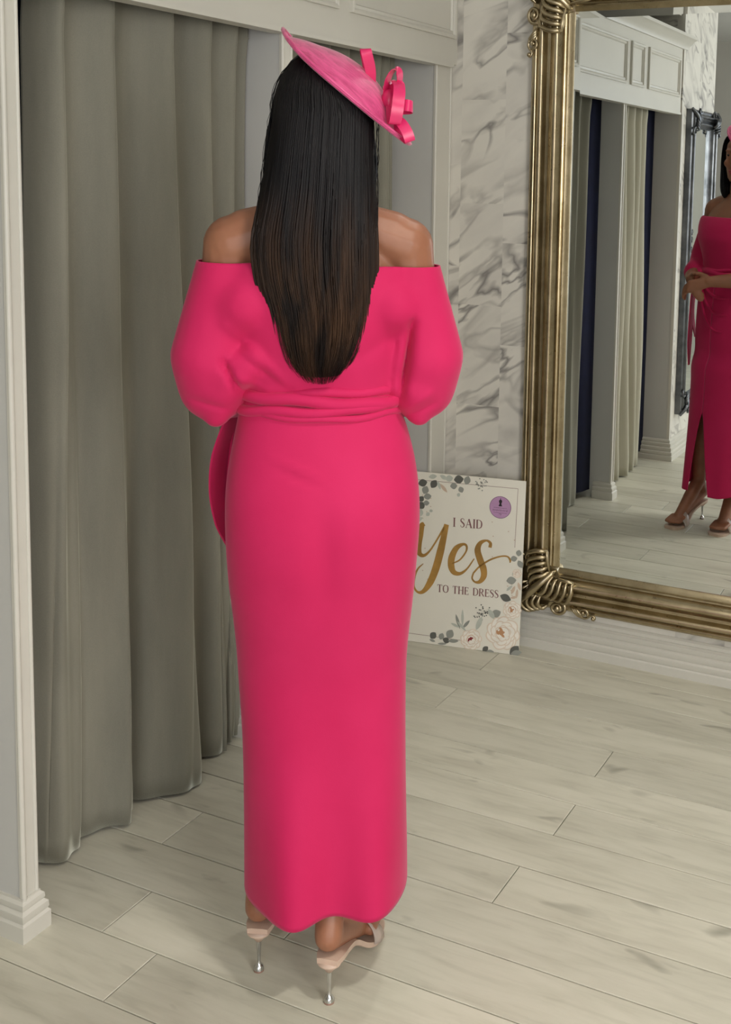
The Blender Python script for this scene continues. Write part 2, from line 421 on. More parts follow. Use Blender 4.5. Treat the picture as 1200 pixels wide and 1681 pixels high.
# travel so that the right-hand side faces the room
for o, (a, b) in zip(posts[:2], DIV):
    baseloop('plinth_moulding', [(-2.9, a), (XF + .006, a), (XF + .006, b), (-1.80, b)], [(d, z) for d, z in BASEP], M_WHITE, o)
baseloop('plinth_moulding', [(-1.80, 3.322), (XF + .006, 3.322), (XF + .006, YW - .02)], BASEP, M_WHITE, posts[2])
SK = [(0, 0), (.030, 0), (.030, .026), (.025, .030), (.0275, .034), (.0275, .048), (.020, .053), (.0225, .057), (.0225, .071), (.0145, .076), (.017, .080), (.017, .094), (.009, .099), (.0115, .103), (.0105, .112), (.004, .117), (0, .117)]
bb = baseloop('baseboard_back', [(XR - .02, YW), (XF + .03, YW)][::-1], SK, M_WHITE, None); struct(bb, 'white stepped skirting board under the gold mirror', 'skirting')
bp = baseloop('baseboard_pier', [(XM, .005), (XM, .706), (XM - .16, .706)], SK, M_WHITE, None); struct(bp, 'white skirting board around the marble pier seen in the mirror', 'skirting')

# pelmet over the cubicles with moulded panels, crown above
XP = -1.694
pel = MB().box(XP - .03, XP, .708, YW, 1.892, 2.26).build('trim_1', M_WHITE)
struct(pel, 'white panelled pelmet above the changing cubicles', 'pelmet')
MB().box(XP - .04, XP + .004, .709, YW - .03, 1.882, 1.894).build('bottom_lip', M_WHITE, pel)
def panel(y0, y1, z0, z1):
    prof = [(0, 0), (0, .010), (.006, .013), (.012, .010), (.014, .005), (.022, .007), (.026, .002), (.026, 0)]
    rings = [[(XP + d, y, z) for (y, z) in ((y0 + w, z0 + w), (y1 - w, z0 + w), (y1 - w, z1 - w), (y0 + w, z1 - w))] for w, d in prof]
    MB().loft(rings, cap=False).build('panel_moulding', M_WHITE, pel, 30, fix=True)
for a, b in ((.755, 1.32), (1.395, 1.595), (1.66, 2.43), (2.495, 2.70), (2.765, 3.405)): panel(a, b, 1.972, 2.172)
cp = [(0, 2.225), (.012, 2.225), (.016, 2.24), (.03, 2.25), (.045, 2.268), (.06, 2.275), (.06, 2.29), (-.05, 2.29)]
MB().loft([[(XP + d, y, z) for d, z in cp] for y in (.64, YW)], closed=True).build('crown_moulding', M_WHITE, pel, 40, fix=True)

# ------------------------------------------------------------------ curtains
def curtain(name, top, bot, ztop, zbot, mat, label, n=10, nv=36, lin=None):
    T = cr([(x, y, 0) for y, x in top], n); B = cr([(x, y, 0) for y, x in bot], n)
    nu = len(T); vs = []; fs = []
    for j in range(nv + 1):
        t = j / nv; z = ztop + (zbot - ztop) * t
        for i in range(nu):
            s = t ** .8; p = T[i] * (1 - s) + B[i] * s
            wob = .006 * math.sin(i * .55 + t * 5) * t + .004 * math.sin(i * .23 + 9 * t)
            hd = .004 if t < .035 else 0
            fl_ = .003 * max(0, (t - .96) / .04) ** 2
            vs.append((p.x + wob + hd - fl_, p.y + .006 * math.sin(t * 7 + i * .31) * t, z))
    for j in range(nv):
        for i in range(nu - 1): fs.append((j * nu + i, j * nu + i + 1, (j + 1) * nu + i + 1, (j + 1) * nu + i))
    root = empty(name, (0, 0, 0))
    o = put('curtain_panel', mesh(name, vs, fs), mat, root, 180)
    m = o.modifiers.new('s', 'SOLIDIFY'); m.thickness = .005; m.offset = -1
    hem = MB()
    for dz in (ztop - .062,):
        k = int(round((ztop - dz) / (ztop - zbot) * nv)); k = max(1, k)
        hem.tube([Vector(vs[k * nu + i]) + Vector((.0035, 0, 0)) for i in range(0, nu, 2)], .0016, 5)
    hem.build('heading_seam', mat, root, 180)
    if lin:
        y0, y1, x = lin; nn = 60; ls = []
        for z in (ztop, zbot + .03):
            for i in range(nn + 1):
                y = y0 + (y1 - y0) * i / nn; ls.append((x - .010 * math.cos(i * .55) + .105 * max(0, 1 - (y - y0) / .15) ** .7, y, z))
        lo = put('lining', mesh('lining', ls, [(i, i + 1, nn + 2 + i, nn + 1 + i) for i in range(nn)]), M_NAVY, root, 180)
        mm = lo.modifiers.new('s', 'SOLIDIFY'); mm.thickness = .003
        lo['label'] = 'dark navy lining'
    # rail
    y0 = top[0][0]; y1 = top[-1][0]
    MB().tube([(-1.84, y0 - .05, ztop + .012), (-1.84, y1, ztop + .012)], .009, 10).build('rail', M_CHROME, root, 60)
    tag(root, label, 'curtain', 'velvet cubicle curtains')
    return root
topB = [(1.800, -1.890), (1.806, -1.840), (1.822, -1.800), (1.85, -1.845), (1.89, -1.852), (1.959, -1.800), (1.985, -1.845), (2.05, -1.858), (2.10, -1.835), (2.146, -1.80), (2.17, -1.85), (2.23, -1.855), (2.289, -1.80), (2.31, -1.845), (2.35, -1.85), (2.398, -1.80), (2.415, -1.84), (2.44, -1.845), (2.466, -1.81)]
botB = [(1.765, -1.895), (1.788, -1.845), (1.818, -1.832), (1.87, -1.848), (1.918, -1.855), (1.985, -1.812), (2.023, -1.835), (2.07, -1.88), (2.11, -1.82), (2.18, -1.768), (2.234, -1.795), (2.29, -1.87), (2.345, -1.825), (2.372, -1.825), (2.39, -1.86), (2.415, -1.84), (2.43, -1.85), (2.447, -1.86), (2.464, -1.845)]
curtain('velvet_curtain', topB, botB, 1.925, .008, M_VELVET, 'long grey velvet curtain closing the cubicle left of the woman', lin=(1.625, 2.468, -1.915))
def wavy(y0, y1, n, xa, xb, ph=0):
    pts = []
    for i in range(n * 2 + 1):
        y = y0 + (y1 - y0) * i / (n * 2) + random.uniform(-.008, .008) * (0 < i < 2 * n)
        pts.append((y, (xa if (i + ph) % 2 else xb) + random.uniform(-.008, .008)))
    return pts
tA = [(2.545, -1.86), (2.60, -1.81), (2.65, -1.86), (2.70, -1.81), (2.76, -1.865), (2.83, -1.805), (2.88, -1.86), (2.95, -1.815), (3.00, -1.86), (3.06, -1.81), (3.085, -1.86), (3.125, -1.812), (3.15, -1.862), (3.19, -1.815), (3.215, -1.86), (3.245, -1.83), (3.275, -1.86)]
curtain('velvet_curtain', tA, [(y, x + random.uniform(-.01, .01)) for y, x in tA], 1.925, .008, M_VELVET, 'grey velvet curtain in the corner cubicle behind the hat', lin=(2.523, 3.318, -1.915))
tC = wavy(.93, 1.565, 6, -1.80, -1.865); bC = [(y - .03 * (1.565 - y) / .475, x + .015) for y, x in tC]
curtain('velvet_curtain', tC, bC, 1.925, .008, M_VELVET2, 'pale curtain nearest the silver mirror, seen only in the gold mirror', lin=(.712, 1.575, -1.93))

# ------------------------------------------------------------------ gold mirror
GX0, GX1, GZ0, GZ1, YG = -1.285, -.02, .281, 2.043, 3.421
FWID = .137
mir = empty('wall_mirror', ((GX0 + GX1) / 2, YW, GZ0 - FWID))
def rel(o, root): o.location = -root.location; return o
def frame(name, mat, parent, prof, fn, a0, a1, z0, z1):
    rings = [[fn(a, z, d) for (a, z) in ((a0 + w, z0 + w), (a1 - w, z0 + w), (a1 - w, z1 - w), (a0 + w, z1 - w))] for w, d in prof]
    m = MB().loft(rings, cap=False)
    return m.build(name, mat, parent, 28, fix=True)
def arc(w0, w1, d0, h, n=9):
    return [(w0 + (w1 - w0) * i / n, d0 + h * math.sin(PI * i / n)) for i in range(n + 1)]
prof = [(0, 0), (0, .022), (.006, .028), (.010, .028)] + arc(.012, .022, .029, .006, 6) + arc(.024, .052, .031, .017, 10) + [(.054, .028), (.060, .027), (.063, .033), (.066, .033), (.068, .027)] + arc(.070, .108, .028, .026, 12) + [(.110, .030), (.113, .033), (.116, .031), (.118, .026)] + [(.122, .027), (.126, .024), (.131, .018), (.137, .013), (.137, 0)]
gy = lambda a, z, d: (a, YW - d, z)
OX0, OX1, OZ0, OZ1 = GX0 - FWID, GX1 + FWID, GZ0 - FWID, GZ1 + FWID
rel(frame('frame', M_GOLD, mir, prof, gy, OX0, OX1, OZ0, OZ1), mir)
bv = .021; tl = .0007
gv = [(GX0, YG + tl, GZ0), (GX1, YG + tl, GZ0), (GX1, YG + tl, GZ1), (GX0, YG + tl, GZ1), (GX0 + bv, YG, GZ0 + bv), (GX1 - bv, YG, GZ0 + bv), (GX1 - bv, YG, GZ1 - bv), (GX0 + bv, YG, GZ1 - bv)]
rel(put('glass', mesh('glass', gv, [(4, 5, 6, 7), (0, 1, 5, 4), (1, 2, 6, 5), (2, 3, 7, 6), (3, 0, 4, 7)]), M_MIRROR, mir), mir)
# carved corner ornament in corner coordinates: (p along the horizontal rail, q along the vertical rail, h out of the wall), origin = outer frame corner
def spiral(c, r0, r1, a0, turns, n=22, h=.05, dh=.0):
    return [(c[0] + (r0 + (r1 - r0) * i / n) * math.cos(a0 + turns * 2 * PI * i / n), c[1] + (r0 + (r1 - r0) * i / n) * math.sin(a0 + turns * 2 * PI * i / n), h + dh * i / n) for i in range(n + 1)]
def ornament():
    parts = {'acanthus_leaf': [], 'scroll': [], 'bead': []}
    def both(kind, pts, rad, n=7):
        if kind == 'scroll': pts = [(p * 1.2 + .004, q, h) for p, q, h in pts]
        parts[kind].append((pts, rad, n)); parts[kind].append(([(q, p, h) for p, q, h in pts], rad, n))
    tp = lambda a, n: [a * (.25 + .75 * math.sin(PI * min(1, .12 + .88 * (1 - i / (n - 1))))) for i in range(n)]
    # mitre rib running to the inner corner
    c = cr([(-.004, -.004, .036), (.04, .04, .058), (.085, .085, .064), (.122, .122, .046), (.132, .132, .034)], 5)
    parts['acanthus_leaf'].append(([tuple(v) for v in c], [.011 + .004 * math.sin(PI * i / (len(c) - 1)) - .008 * (i / (len(c) - 1)) ** 3 for i in range(len(c))], 8))
    # leaf lobes fanning over the main convex rail
    for k in range(5):
        u = k / 4
        s0 = (.075 + .020 * k, .050 + .003 * k, .050)
        c = cr([(.062 + .012 * k, .066, .050), (.085 + .022 * k, .054 - .004 * k, .062), (.108 + .022 * k, .070, .066), (.118 + .020 * k, .098, .060), (.130 + .017 * k, .116 - .003 * k, .046)], 4)
        both('acanthus_leaf', [tuple(v) for v in c], tp(.0085, len(c)))
    both('acanthus_leaf', [tuple(v) for v in cr([(.12, .12, .046), (.150, .114, .054), (.180, .110, .056), (.198, .104, .050), (.202, .094, .044)], 4)], tp(.007, 17))
    # outer lobes (C-shaped) spilling over the outer edge
    for k in range(4):
        c = cr([(.060 + .010 * k, .062 - .004 * k, .048), (.030 + .018 * k, .040 - .004 * k, .056), (.022 + .020 * k, .010 + .002 * k, .052), (.040 + .018 * k, -.012 + .005 * k, .044), (.066 + .014 * k, -.010 + .008 * k, .040)], 4)
        both('acanthus_leaf', [tuple(v) for v in c], tp(.0085, len(c)))
    # volute with its bead and tail
    both('scroll', spiral((.118, .012), .024, .010, .6 * PI, -1.35, 26, .036, .012), [.0075 - .003 * i / 26 for i in range(27)])
    both('scroll', [tuple(v) for v in cr([(.070, .046, .046), (.092, .044, .046), (.112, .038, .044)], 6)], .008)
    both('scroll', [tuple(v) for v in cr([(.140, .030, .036), (.150, .040, .038), (.158, .034, .038)], 4)], [.004 + .003 * math.sin(PI * i / 8) for i in range(9)])
    for k in range(3):
        both('scroll', [tuple(v) for v in cr([(.150 + .006 * k, .022, .036), (.164 + .006 * k, .012, .040), (.176 + .006 * k, -.006, .036)], 4)], [.0025 + .0035 * math.sin(PI * i / 8) for i in range(9)])
    both('scroll', spiral((.190, .010), .014, .005, -.2 * PI, 1.1, 18, .036, .004), [.0045 - .0015 * i / 18 for i in range(19)])
    both('scroll', [tuple(v) for v in cr([(.176, -.004, .036), (.196, -.008, .034), (.212, .004, .034), (.222, -.002, .034), (.218, -.010, .034)], 4)], .0042)
    for c, r in (((.1468, .013, .048), .0115), ((.232, .010, .040), .0055), ((.265, -.005, .036), .0068)):
        parts['bead'].append((c, r)); parts['bead'].append(((c[1], c[0], c[2]), r))
    return parts
orn = ornament()
for sx, sz in ((0, 0), (0, 1), (1, 0), (1, 1)):
    def W(p):
        a = OX0 + p[0] if not sx else OX1 - p[0]; z = OZ0 + p[1] if not sz else OZ1 - p[1]
        return (a, YW - p[2], z)
    m = MB()
    # solid backing under the carving
    bk = [(-.006, -.006), (.05, -.010), (.10, -.008), (.16, .0), (.205, .0), (.17, .06), (.15, .10), (.137, .137), (.10, .15), (.06, .17), (.0, .205), (.0, .16), (-.008, .10), (-.010, .05)]
    f1 = [W((p, q, .004)) for p, q in bk]; f2 = [W((.02 + p * .86, .02 + q * .86, .036)) for p, q in bk]
    m.loft([f1, f2])
    for pts, rad, n in orn['acanthus_leaf']: m.tube([W(p) for p in pts], rad, n)
    oo = m.build('corner_carving', M_GOLD, mir, 60, fix=False); rel(oo, mir); fixn(oo.data)
    for pts, rad, n in orn['scroll']: MB().tube([W(p) for p in pts], rad, n).build('scroll', M_GOLD, oo, 60)
    for c, r in orn['bead']: MB().ball(W(c), r, 7).build('bead', M_GOLD, oo, 180)
tag(mir, 'tall gold-framed wall mirror with carved scroll corners', 'mirror')

# silver mirror hanging on the pier, seen in the gold mirror
sm = empty('wall_mirror', (XM, .33, .24))
sprof = [(0, 0), (0, .03), (.008, .036), (.018, .034)] + arc(.020, .045, .034, .012, 7) + [(.05, .036), (.055, .03)] + arc(.058, .085, .026, .012, 7) + [(.09, .02), (.10, .012), (.10, .0)]
sx_ = lambda a, z, d: (XM + d, a, z)
rel(frame('frame', M_SILVER, sm, sprof, sx_, .04, .605, .24, 1.92), sm)
rel(put('glass', mesh('glass', [(XM + .012, .14, .34), (XM + .012, .505, .34), (XM + .012, .505, 1.82), (XM + .012, .14, 1.82)], [(0, 1, 2, 3)]), M_MIRROR, sm), sm)
def sorn(cy, cz, sy, sz):
    m = MB(); W = lambda p: (XM + p[2], cy + sy * p[0], cz + sz * p[1])
    for pts, rad, n in orn['acanthus_leaf'][:7]: m.tube([W((p[0] * .7, p[1] * .7, p[2] * .9)) for p in pts], [r * .8 for r in rad] if isinstance(rad, list) else rad * .8, 6)
    for pts, rad, n in orn['scroll'][:2]: m.tube([W((p[0] * .8, p[1] * .8, p[2] * 1.1)) for p in pts], .006, 6)
    rel(m.build('corner_carving', M_SILVER, sm, 60), sm)
for cy, sy in ((.04, 1), (.605, -1)):
    for cz, sz in ((.24, 1), (1.92, -1)): sorn(cy, cz, sy, sz)
for dz in (-.09, -.05, 0, .05, .09):
    m = MB().tube([(XM + p[2], .56 - p[0] * .5, 1.16 + dz + p[1] * .8) for p in spiral((0, 0), .022, .008, 0, 1.2 * (1 if dz > 0 else -1), 14, .045)], .005, 6)
    rel(m.build('side_carving', M_SILVER, sm, 60), sm)
tag(sm, 'tall dark silver-framed mirror on the marble pier, seen reflected', 'mirror')

# ------------------------------------------------------------------ sign board
SW, SH, ST = .392, .566, .005
bl, br = Vector((-1.766, 3.259)), Vector((-1.392, 3.327))
ang = math.atan2(br.y - bl.y, br.x - bl.x)
sign = MB().box(0, SW, -ST, 0, 0, SH, 0).build('sign_board', [M_BOARD])
sign.location = (bl.x, bl.y, .0005); sign.rotation_euler = (math.radians(-4.6), 0, ang)
tag(sign, 'white floral sign board reading I SAID Yes TO THE DRESS', 'sign')
def SP(x, y):
    """print position: zoomed reading of the board -> board metres"""
    u, t = .5, .5
    for _ in range(12):
        u = (x - 114 + 29 * t) / 628; t = (y - 58 - 54 * u) / (912 + 31 * u)
    return (u * SW, (1 - t) * SH)
_lay = [0]
def flatpoly(mb, pts, k=0, e=.0004):
    n = len(pts); e = ST + e
    mb.add([(x, -e, z) for x, z in pts], [tuple(range(n))], k)
def stroke(mb, pts, wid, k=0, e=.0006, sub=8, raw=False):
    c = cr([(p[0], p[1], 0) for p in pts], sub) if not raw else [Vector((p[0], p[1], 0)) for p in pts]
    n = len(c); vs = []
    if isinstance(wid, (int, float)): wid = [wid] * len(pts)
    for i in range(n):
        t = (c[min(i + 1, n - 1)] - c[max(i - 1, 0)]); t.normalize(); nn = Vector((-t.y, t.x, 0))
        g = i / (n - 1) * (len(wid) - 1); j = min(int(g), len(wid) - 2); w = wid[j] + (wid[j + 1] - wid[j]) * (g - j)
        for s in (1, -1):
            q = c[i] + nn * s * w / 2; vs.append((q.x, -ST - e, q.y))
    mb.add(vs, [(2 * i, 2 * i + 1, 2 * i + 3, 2 * i + 2) for i in range(n - 1)], k)
# border
for a, b in (((160, 105), (700, 152)), ((700, 152), (686, 470)), ((128, 480), (108, 930)), ((108, 930), (400, 972))):
    A, B = SP(*a), SP(*b); m = MB(); stroke(m, [A, B], .0012, 0, .0004, 2); m.build('border_line', M_INK, sign)
# serif capitals on unit box: list of (points, width)
TH, TN, SE = .17, .06, .05
def serif(x, y, w=.32): return ([(x - w / 2, y), (x + w / 2, y)], SE)
GL = {
 'I': (.34, [([(.17, 0), (.17, 1)], TH), serif(.17, 0), serif(.17, 1)]),
 'T': (.78, [([(.39, 0), (.39, 1)], TH), ([(.02, .98), (.76, .98)], TN), serif(.39, 0), ([(.03, .78), (.03, 1)], SE), ([(.75, .78), (.75, 1)], SE)]),
 'H': (.88, [([(.14, 0), (.14, 1)], TH), ([(.74, 0), (.74, 1)], TH), ([(.14, .52), (.74, .52)], TN), serif(.14, 0), serif(.14, 1), serif(.74, 0), serif(.74, 1)]),
 'E': (.70, [([(.14, 0), (.14, 1)], TH), ([(.06, .98), (.62, .98)], TN), ([(.06, .02), (.66, .02)], TN), ([(.14, .52), (.50, .52)], TN), ([(.61, .8), (.61, 1)], SE), ([(.65, 0), (.65, .22)], SE), ([(.49, .42), (.49, .62)], SE)]),
 'D': (.84, [([(.14, 0), (.14, 1)], TH), ('c', [(.06, .98), (.40, .97), (.68, .82), (.76, .5), (.68, .18), (.40, .03), (.06, .02)], [TN, TN, .12, TH, .12, TN, TN])]),
 'O': (.92, [('c', [(.46, 1.0), (.16, .84), (.09, .5), (.16, .16), (.46, 0), (.76, .16), (.83, .5), (.76, .84), (.46, 1.0)], [TN, .13, TH, .13, TN, .13, TH, .13, TN])]),
 'R': (.84, [([(.14, 0), (.14, 1)], TH), ('c', [(.06, .98), (.42, .97), (.60, .86), (.62, .72), (.56, .58), (.40, .50), (.14, .50)], [TN, TN, .14, TH, .14, TN, TN]), ([(.40, .50), (.74, .02)], .14), serif(.14, 0), serif(.78, .02, .16)]),
 'S': (.62, [('c', [(.53, .78), (.48, .94), (.30, 1.0), (.12, .90), (.10, .72), (.28, .56), (.46, .42), (.54, .24), (.42, .05), (.24, 0), (.10, .08), (.06, .24)], [SE, TN, TN, .10, .15, TH, TH, .14, .09, TN, TN, SE])]),
 'A': (.92, [([(.10, 0), (.46, 1.0)], TN), ([(.46, 1.0), (.80, 0)], TH), ([(.22, .34), (.68, .34)], TN), serif(.10, 0, .26), serif(.80, 0, .30)])}
def word(mb, txt, x0, y0, x1, y1, cap):
    A, B = SP(x0, y0), SP(x1, y1); L = math.hypot(B[0] - A[0], B[1] - A[1]); ca, sa = (B[0] - A[0]) / L, (B[1] - A[1]) / L
    tot = sum((GL[c][0] if c != ' ' else .45) for c in txt) + .10 * (len(txt) - 1); kx = L / tot; x = 0
    for ch in txt:
        if ch == ' ': x += .55; continue
        w, st = GL[ch]
        for s in st:
            cur = s[0] == 'c'; pts, wd_ = (s[1], s[2]) if cur else s
            q = [(A[0] + ca * (x + px) * kx - sa * py * cap, A[1] + sa * (x + px) * kx + ca * py * cap) for px, py in pts]
            ww = [v * cap for v in wd_] if isinstance(wd_, list) else wd_ * cap
            stroke(mb, q, ww, 0, .0005, 5 if cur else 1)
        x += w + .10
m = MB(); word(m, 'I SAID', 353, 356, 511, 369, .0285); m.build('lettering', M_INK, sign); m = MB(); word(m, 'TO THE DRESS', 270, 708, 602, 743, .0245)
m.build('lettering', M_INK, sign)
# the large script word
m = MB(); K = SW / 628
def scr(pts, wid): stroke(m, [SP(*p) for p in pts], [w * K for w in wid], 0, .0007, 10)
scr([(196, 342), (182, 352), (172, 400), (164, 455), (170, 500), (196, 512), (228, 486), (268, 425), (306, 360)], [20, 30, 38, 36, 28, 16, 9, 9, 12])
scr([(318, 345), (306, 400), (286, 490), (262, 580), (232, 655), (196, 704), (164, 710), (142, 680), (144, 630), (162, 585), (192, 556)], [26, 32, 40, 40, 36, 22, 12, 10, 12, 9, 4])
scr([(352, 556), (392, 536), (424, 494), (428, 462), (408, 452), (372, 474), (348, 524), (346, 572), (362, 604), (396, 610), (432, 584), (470, 530)], [6, 8, 9, 12, 14, 28, 36, 36, 28, 16, 9, 6])
scr([(554, 470), (556, 446), (534, 432), (502, 446), (488, 484), (502, 536), (520, 584), (522, 624), (502, 654), (476, 656), (460, 636), (466, 608)], [18, 16, 10, 22, 34, 36, 36, 32, 20, 10, 9, 9])
scr([(466, 608), (500, 572), (556, 536), (610, 518), (646, 518), (662, 536), (662, 552)], [9, 9, 9, 8, 8, 12, 6])
m.build('script_lettering', M_GINK, sign)
# lilac badge
bx_, bz_ = SP(607, 253); R_ = 58 * K
badge = MB(); flatpoly(badge, [(bx_ + R_ * math.cos(a * PI / 20), bz_ + R_ * math.sin(a * PI / 20)) for a in range(40)], 0, .0006)
badge = badge.build('badge', M_LILAC, sign); m = MB()
ring = [(bx_ + R_ * .97 * math.cos(a * PI / 20), bz_ + R_ * .97 * math.sin(a * PI / 20)) for a in range(41)]; stroke(m, ring, .0009, 0, .0009, 1, True)
fm = [(-.03, .82), (.03, .82), (.03, .70), (.13, .64), (.15, .50), (.08, .34), (.17, .10), (-.17, .10), (-.08, .34), (-.15, .50), (-.13, .64), (-.03, .70)]
flatpoly(m, [(bx_ + R_ * x, bz_ + R_ * z) for x, z in fm][::-1], 0, .0009)
for z, w in ((-.04, .62), (-.48, .62)): stroke(m, [(bx_ - R_ * w, bz_ + R_ * z), (bx_ + R_ * w, bz_ + R_ * (z - .02))], .0008, 0, .0009, 1)
stroke(m, [(bx_ - R_ * .7 + R_ * 1.4 * i / 40, bz_ - R_ * (.27 + .07 * math.sin(i * 1.9) * (1 + .5 * math.sin(i * .7)))) for i in range(41)], .0008, 0, .0009, 1, True)
stroke(m, [(bx_ - R_ * .12, bz_ - R_ * .62), (bx_, bz_ - R_ * .56), (bx_ + R_ * .12, bz_ - R_ * .62), (bx_, bz_ - R_ * .70)], .0009, 0, .0009, 3)
m.build('badge_emblem', M_BLACK, badge)
# printed leaves and roses
def leaf(mb, x, y, L, w, a, k, e):
    c = SP(x, y); L *= K; w *= K; n = 8; pts = []
    for i in range(n + 1):
        t = i / n; pts.append((t * L - L / 2, w / 2 * math.sin(PI * t) ** .8))
    for i in range(n - 1, 0, -1):
        t = i / n; pts.append((t * L - L / 2, -w / 2 * math.sin(PI * t) ** .8))
    ca, sa = math.cos(a), math.sin(a)
    flatpoly(mb, [(c[0] + px * ca - pz * sa, c[1] + px * sa + pz * ca) for px, pz in pts], k, e)
m = MB(); rs = random.Random(4)
LV = [(185, 122, 52, 40, .3, 0), (200, 160, 46, 38, 1.2, 1), (246, 128, 50, 38, 1.0, 0), (212, 195, 44, 34, .2, 1), (178, 208, 36, 30, .9, 0), (178, 243, 46, 40, .8, 0), (206, 230, 34, 28, .1, 1), (172, 282, 46, 34, 1.4, 2),
      (300, 150, 60, 18, -.8, 3), (275, 135, 46, 16, -1.2, 2), (330, 98, 44, 34, .2, 2), (382, 103, 54, 44, .2, 0), (428, 108, 48, 36, 1.3, 1), (355, 138, 40, 34, .2, 1), (395, 158, 34, 30, -1.1, 1), (382, 186, 22, 18, 1.2, 2), (300, 92, 46, 22, -.4, 2), (240, 88, 46, 24, .2, 2),
      (160, 320, 60, 26, .5, 2), (160, 370, 44, 22, .9, 1), (215, 290, 26, 20, .8, 2), (232, 272, 20, 16, .2, 2),
      (708, 500, 34, 30, 1.4, 1), (682, 530, 38, 30, .3, 1), (716, 560, 44, 30, -1.0, 1), (670, 648, 54, 40, .2, 1), (690, 610, 40, 30, .7, 2), (640, 742, 62, 40, -.3, 0), (680, 700, 50, 16, 1.2, 3), (700, 720, 50, 14, 1.5, 3), (660, 690, 44, 14, .8, 2), (712, 680, 44, 16, 1.9, 3), (684, 740, 40, 14, .3, 3),
      (250, 945, 44, 36, .9, 0), (296, 950, 38, 30, 1.2, 1), (342, 938, 54, 42, 1.1, 1), (322, 972, 40, 32, -.2, 0), (360, 975, 60, 20, .1, 1), (246, 972, 34, 14, -.2, 1), (300, 990, 50, 12, .1, 1),
      (385, 870, 80, 16, 1.9, 1), (410, 850, 90, 14, 1.6, 2), (430, 885, 60, 16, .9, 1), (405, 895, 70, 14, 2.4, 2), (370, 890, 50, 14, 2.8, 2), (590, 828, 58, 40, .5, 1), (565, 830, 60, 28, 2.2, 2), (500, 880, 80, 26, 1.2, 2), (535, 1020, 40, 28, .8, 0), (560, 1035, 44, 22, .1, 1), (690, 1030, 70, 44, .9, 0), (700, 1042, 60, 30, .3, 1)]
for i, (x, y, L, w, a, k) in enumerate(LV): leaf(m, x, y, L, w, a, k, .0005 + .00001 * i)
for cx, cy, n_, sp_ in ((500, 130, 26, 44), (515, 820, 34, 52)):      # berry sprays
    for i in range(n_):
        a = rs.uniform(0, PI * 2); r = rs.uniform(.2, 1) * sp_
        leaf(m, cx + r * math.cos(a), cy + r * .8 * math.sin(a), 8, 7, 0, 0 if cx > 510 else 1, .0006)
        if i % 2 == 0: stroke(m, [SP(cx, cy + 10), SP(cx + r * math.cos(a), cy + r * .8 * math.sin(a))], .0004, 1, .0005, 1)
for i in range(24): leaf(m, rs.choice([rs.uniform(170, 240), rs.uniform(560, 700)]), rs.uniform(180, 780), 7, 6, 0, 3, .0005)
m.build('printed_leaves', M_LEAF, sign)
def rose(cx, cy, R, core, seed):
    q = random.Random(seed); m = MB(); e = .0007
    for ring_, (n_, rr_, L, w) in enumerate(((9, .72, .95, .80), (8, .50, .80, .66), (6, .30, .58, .48))):
        for i in range(n_):
            a = 2 * PI * i / n_ + q.uniform(-.2, .2) + ring_ * .4
            x, y = cx + R * rr_ * math.cos(a), cy + R * rr_ * math.sin(a)
            e += .000012
            leaf(m, x, y, R * L * 1.06, R * w * 1.06, -a + PI / 2, 1, e); e += .000012
            leaf(m, x - 3 * math.cos(a), y - 3 * math.sin(a), R * L * .95, R * w * .93, -a + PI / 2, 0, e)
    for i in range(7):
        a = q.uniform(0, 2 * PI); r = R * q.uniform(0, .24); e += .000012
        leaf(m, cx - R * .1 + r * math.cos(a), cy - R * .05 + r * math.sin(a), R * .34, R * .17, q.uniform(0, 3), core, e)
    for i in range(5):
        a = 2.2 + .8 * i; e += .000012
        stroke(m, [SP(cx + R * .42 * math.cos(a + t * .35), cy + R * .42 * math.sin(a + t * .35)) for t in range(4)], .0012, 2, e, 3)
    m.build('printed_rose', M_PETAL, sign)
rose(676, 808, 44, 2, 5); rose(628, 935, 82, 2, 2); rose(458, 968, 52, 3, 3); rose(700, 610, 22, 1, 6)

# ------------------------------------------------------------------ the woman
TH_W = .575
lw = Vector((math.cos(TH_W), math.sin(TH_W))); fwv = Vector((-math.sin(TH_W), math.cos(TH_W)))
per = empty('person', (-1.169, 1.810, 0), TH_W)       # local x = her right, y = forward, z = up
tag(per, 'woman seen from behind in a long pink off-shoulder dress and tilted pink hat', 'person')

# --- body: one continuous remeshed skin
b = MB()
def ell(z, c, w, f0, f1, n=28, p=2.2):
    r = []
    for i in range(n):
        a = 2 * PI * i / n; ca, sa = math.cos(a), math.sin(a)
        ca = math.copysign(abs(ca) ** (2 / p), ca); sa = math.copysign(abs(sa) ** (2 / p), sa)
        r.append((c + w * ca, (f0 + f1) / 2 + (f1 - f0) / 2 * sa, z))
    return r
b.loft([ell(z, 0, w, f0, f1) for z, w, f0, f1 in ((.84, .12, -.09, .08), (.90, .165, -.115, .10), (1.0, .150, -.10, .10), (1.12, .118, -.075, .085), (1.22, .135, -.085, .095), (1.30, .155, -.09, .115), (1.36, .165, -.085, .095), (1.41, .155, -.07, .065), (1.445, .105, -.055, .045), (1.475, .06, -.05, .035))])
for s in (-1, 1):
    b.ball((s * .065, .072, 1.285), (.055, .048, .05), 8)
    b.capsule((s * .10, -.02, 1.425), .046, (s * .152, -.012, 1.405), .055)           # shoulder
    b.capsule((s * .04, -.02, 1.452), .040, (s * .13, -.015, 1.425), .046)             # trapezius
    b.capsule((s * .154, -.010, 1.405), .054, (s * .165, -.012, 1.33), .048)
    b.capsule((s * .165, -.012, 1.33), .047, (s * .195, -.005, 1.13), .040)            # upper arm
    b.capsule((s * .200, -.005, 1.13), .040, (s * .128, .12, 1.105), .034)             # forearm
    b.capsule((s * .128, .12, 1.105), .034, (s * .058, .190, 1.098), .024)
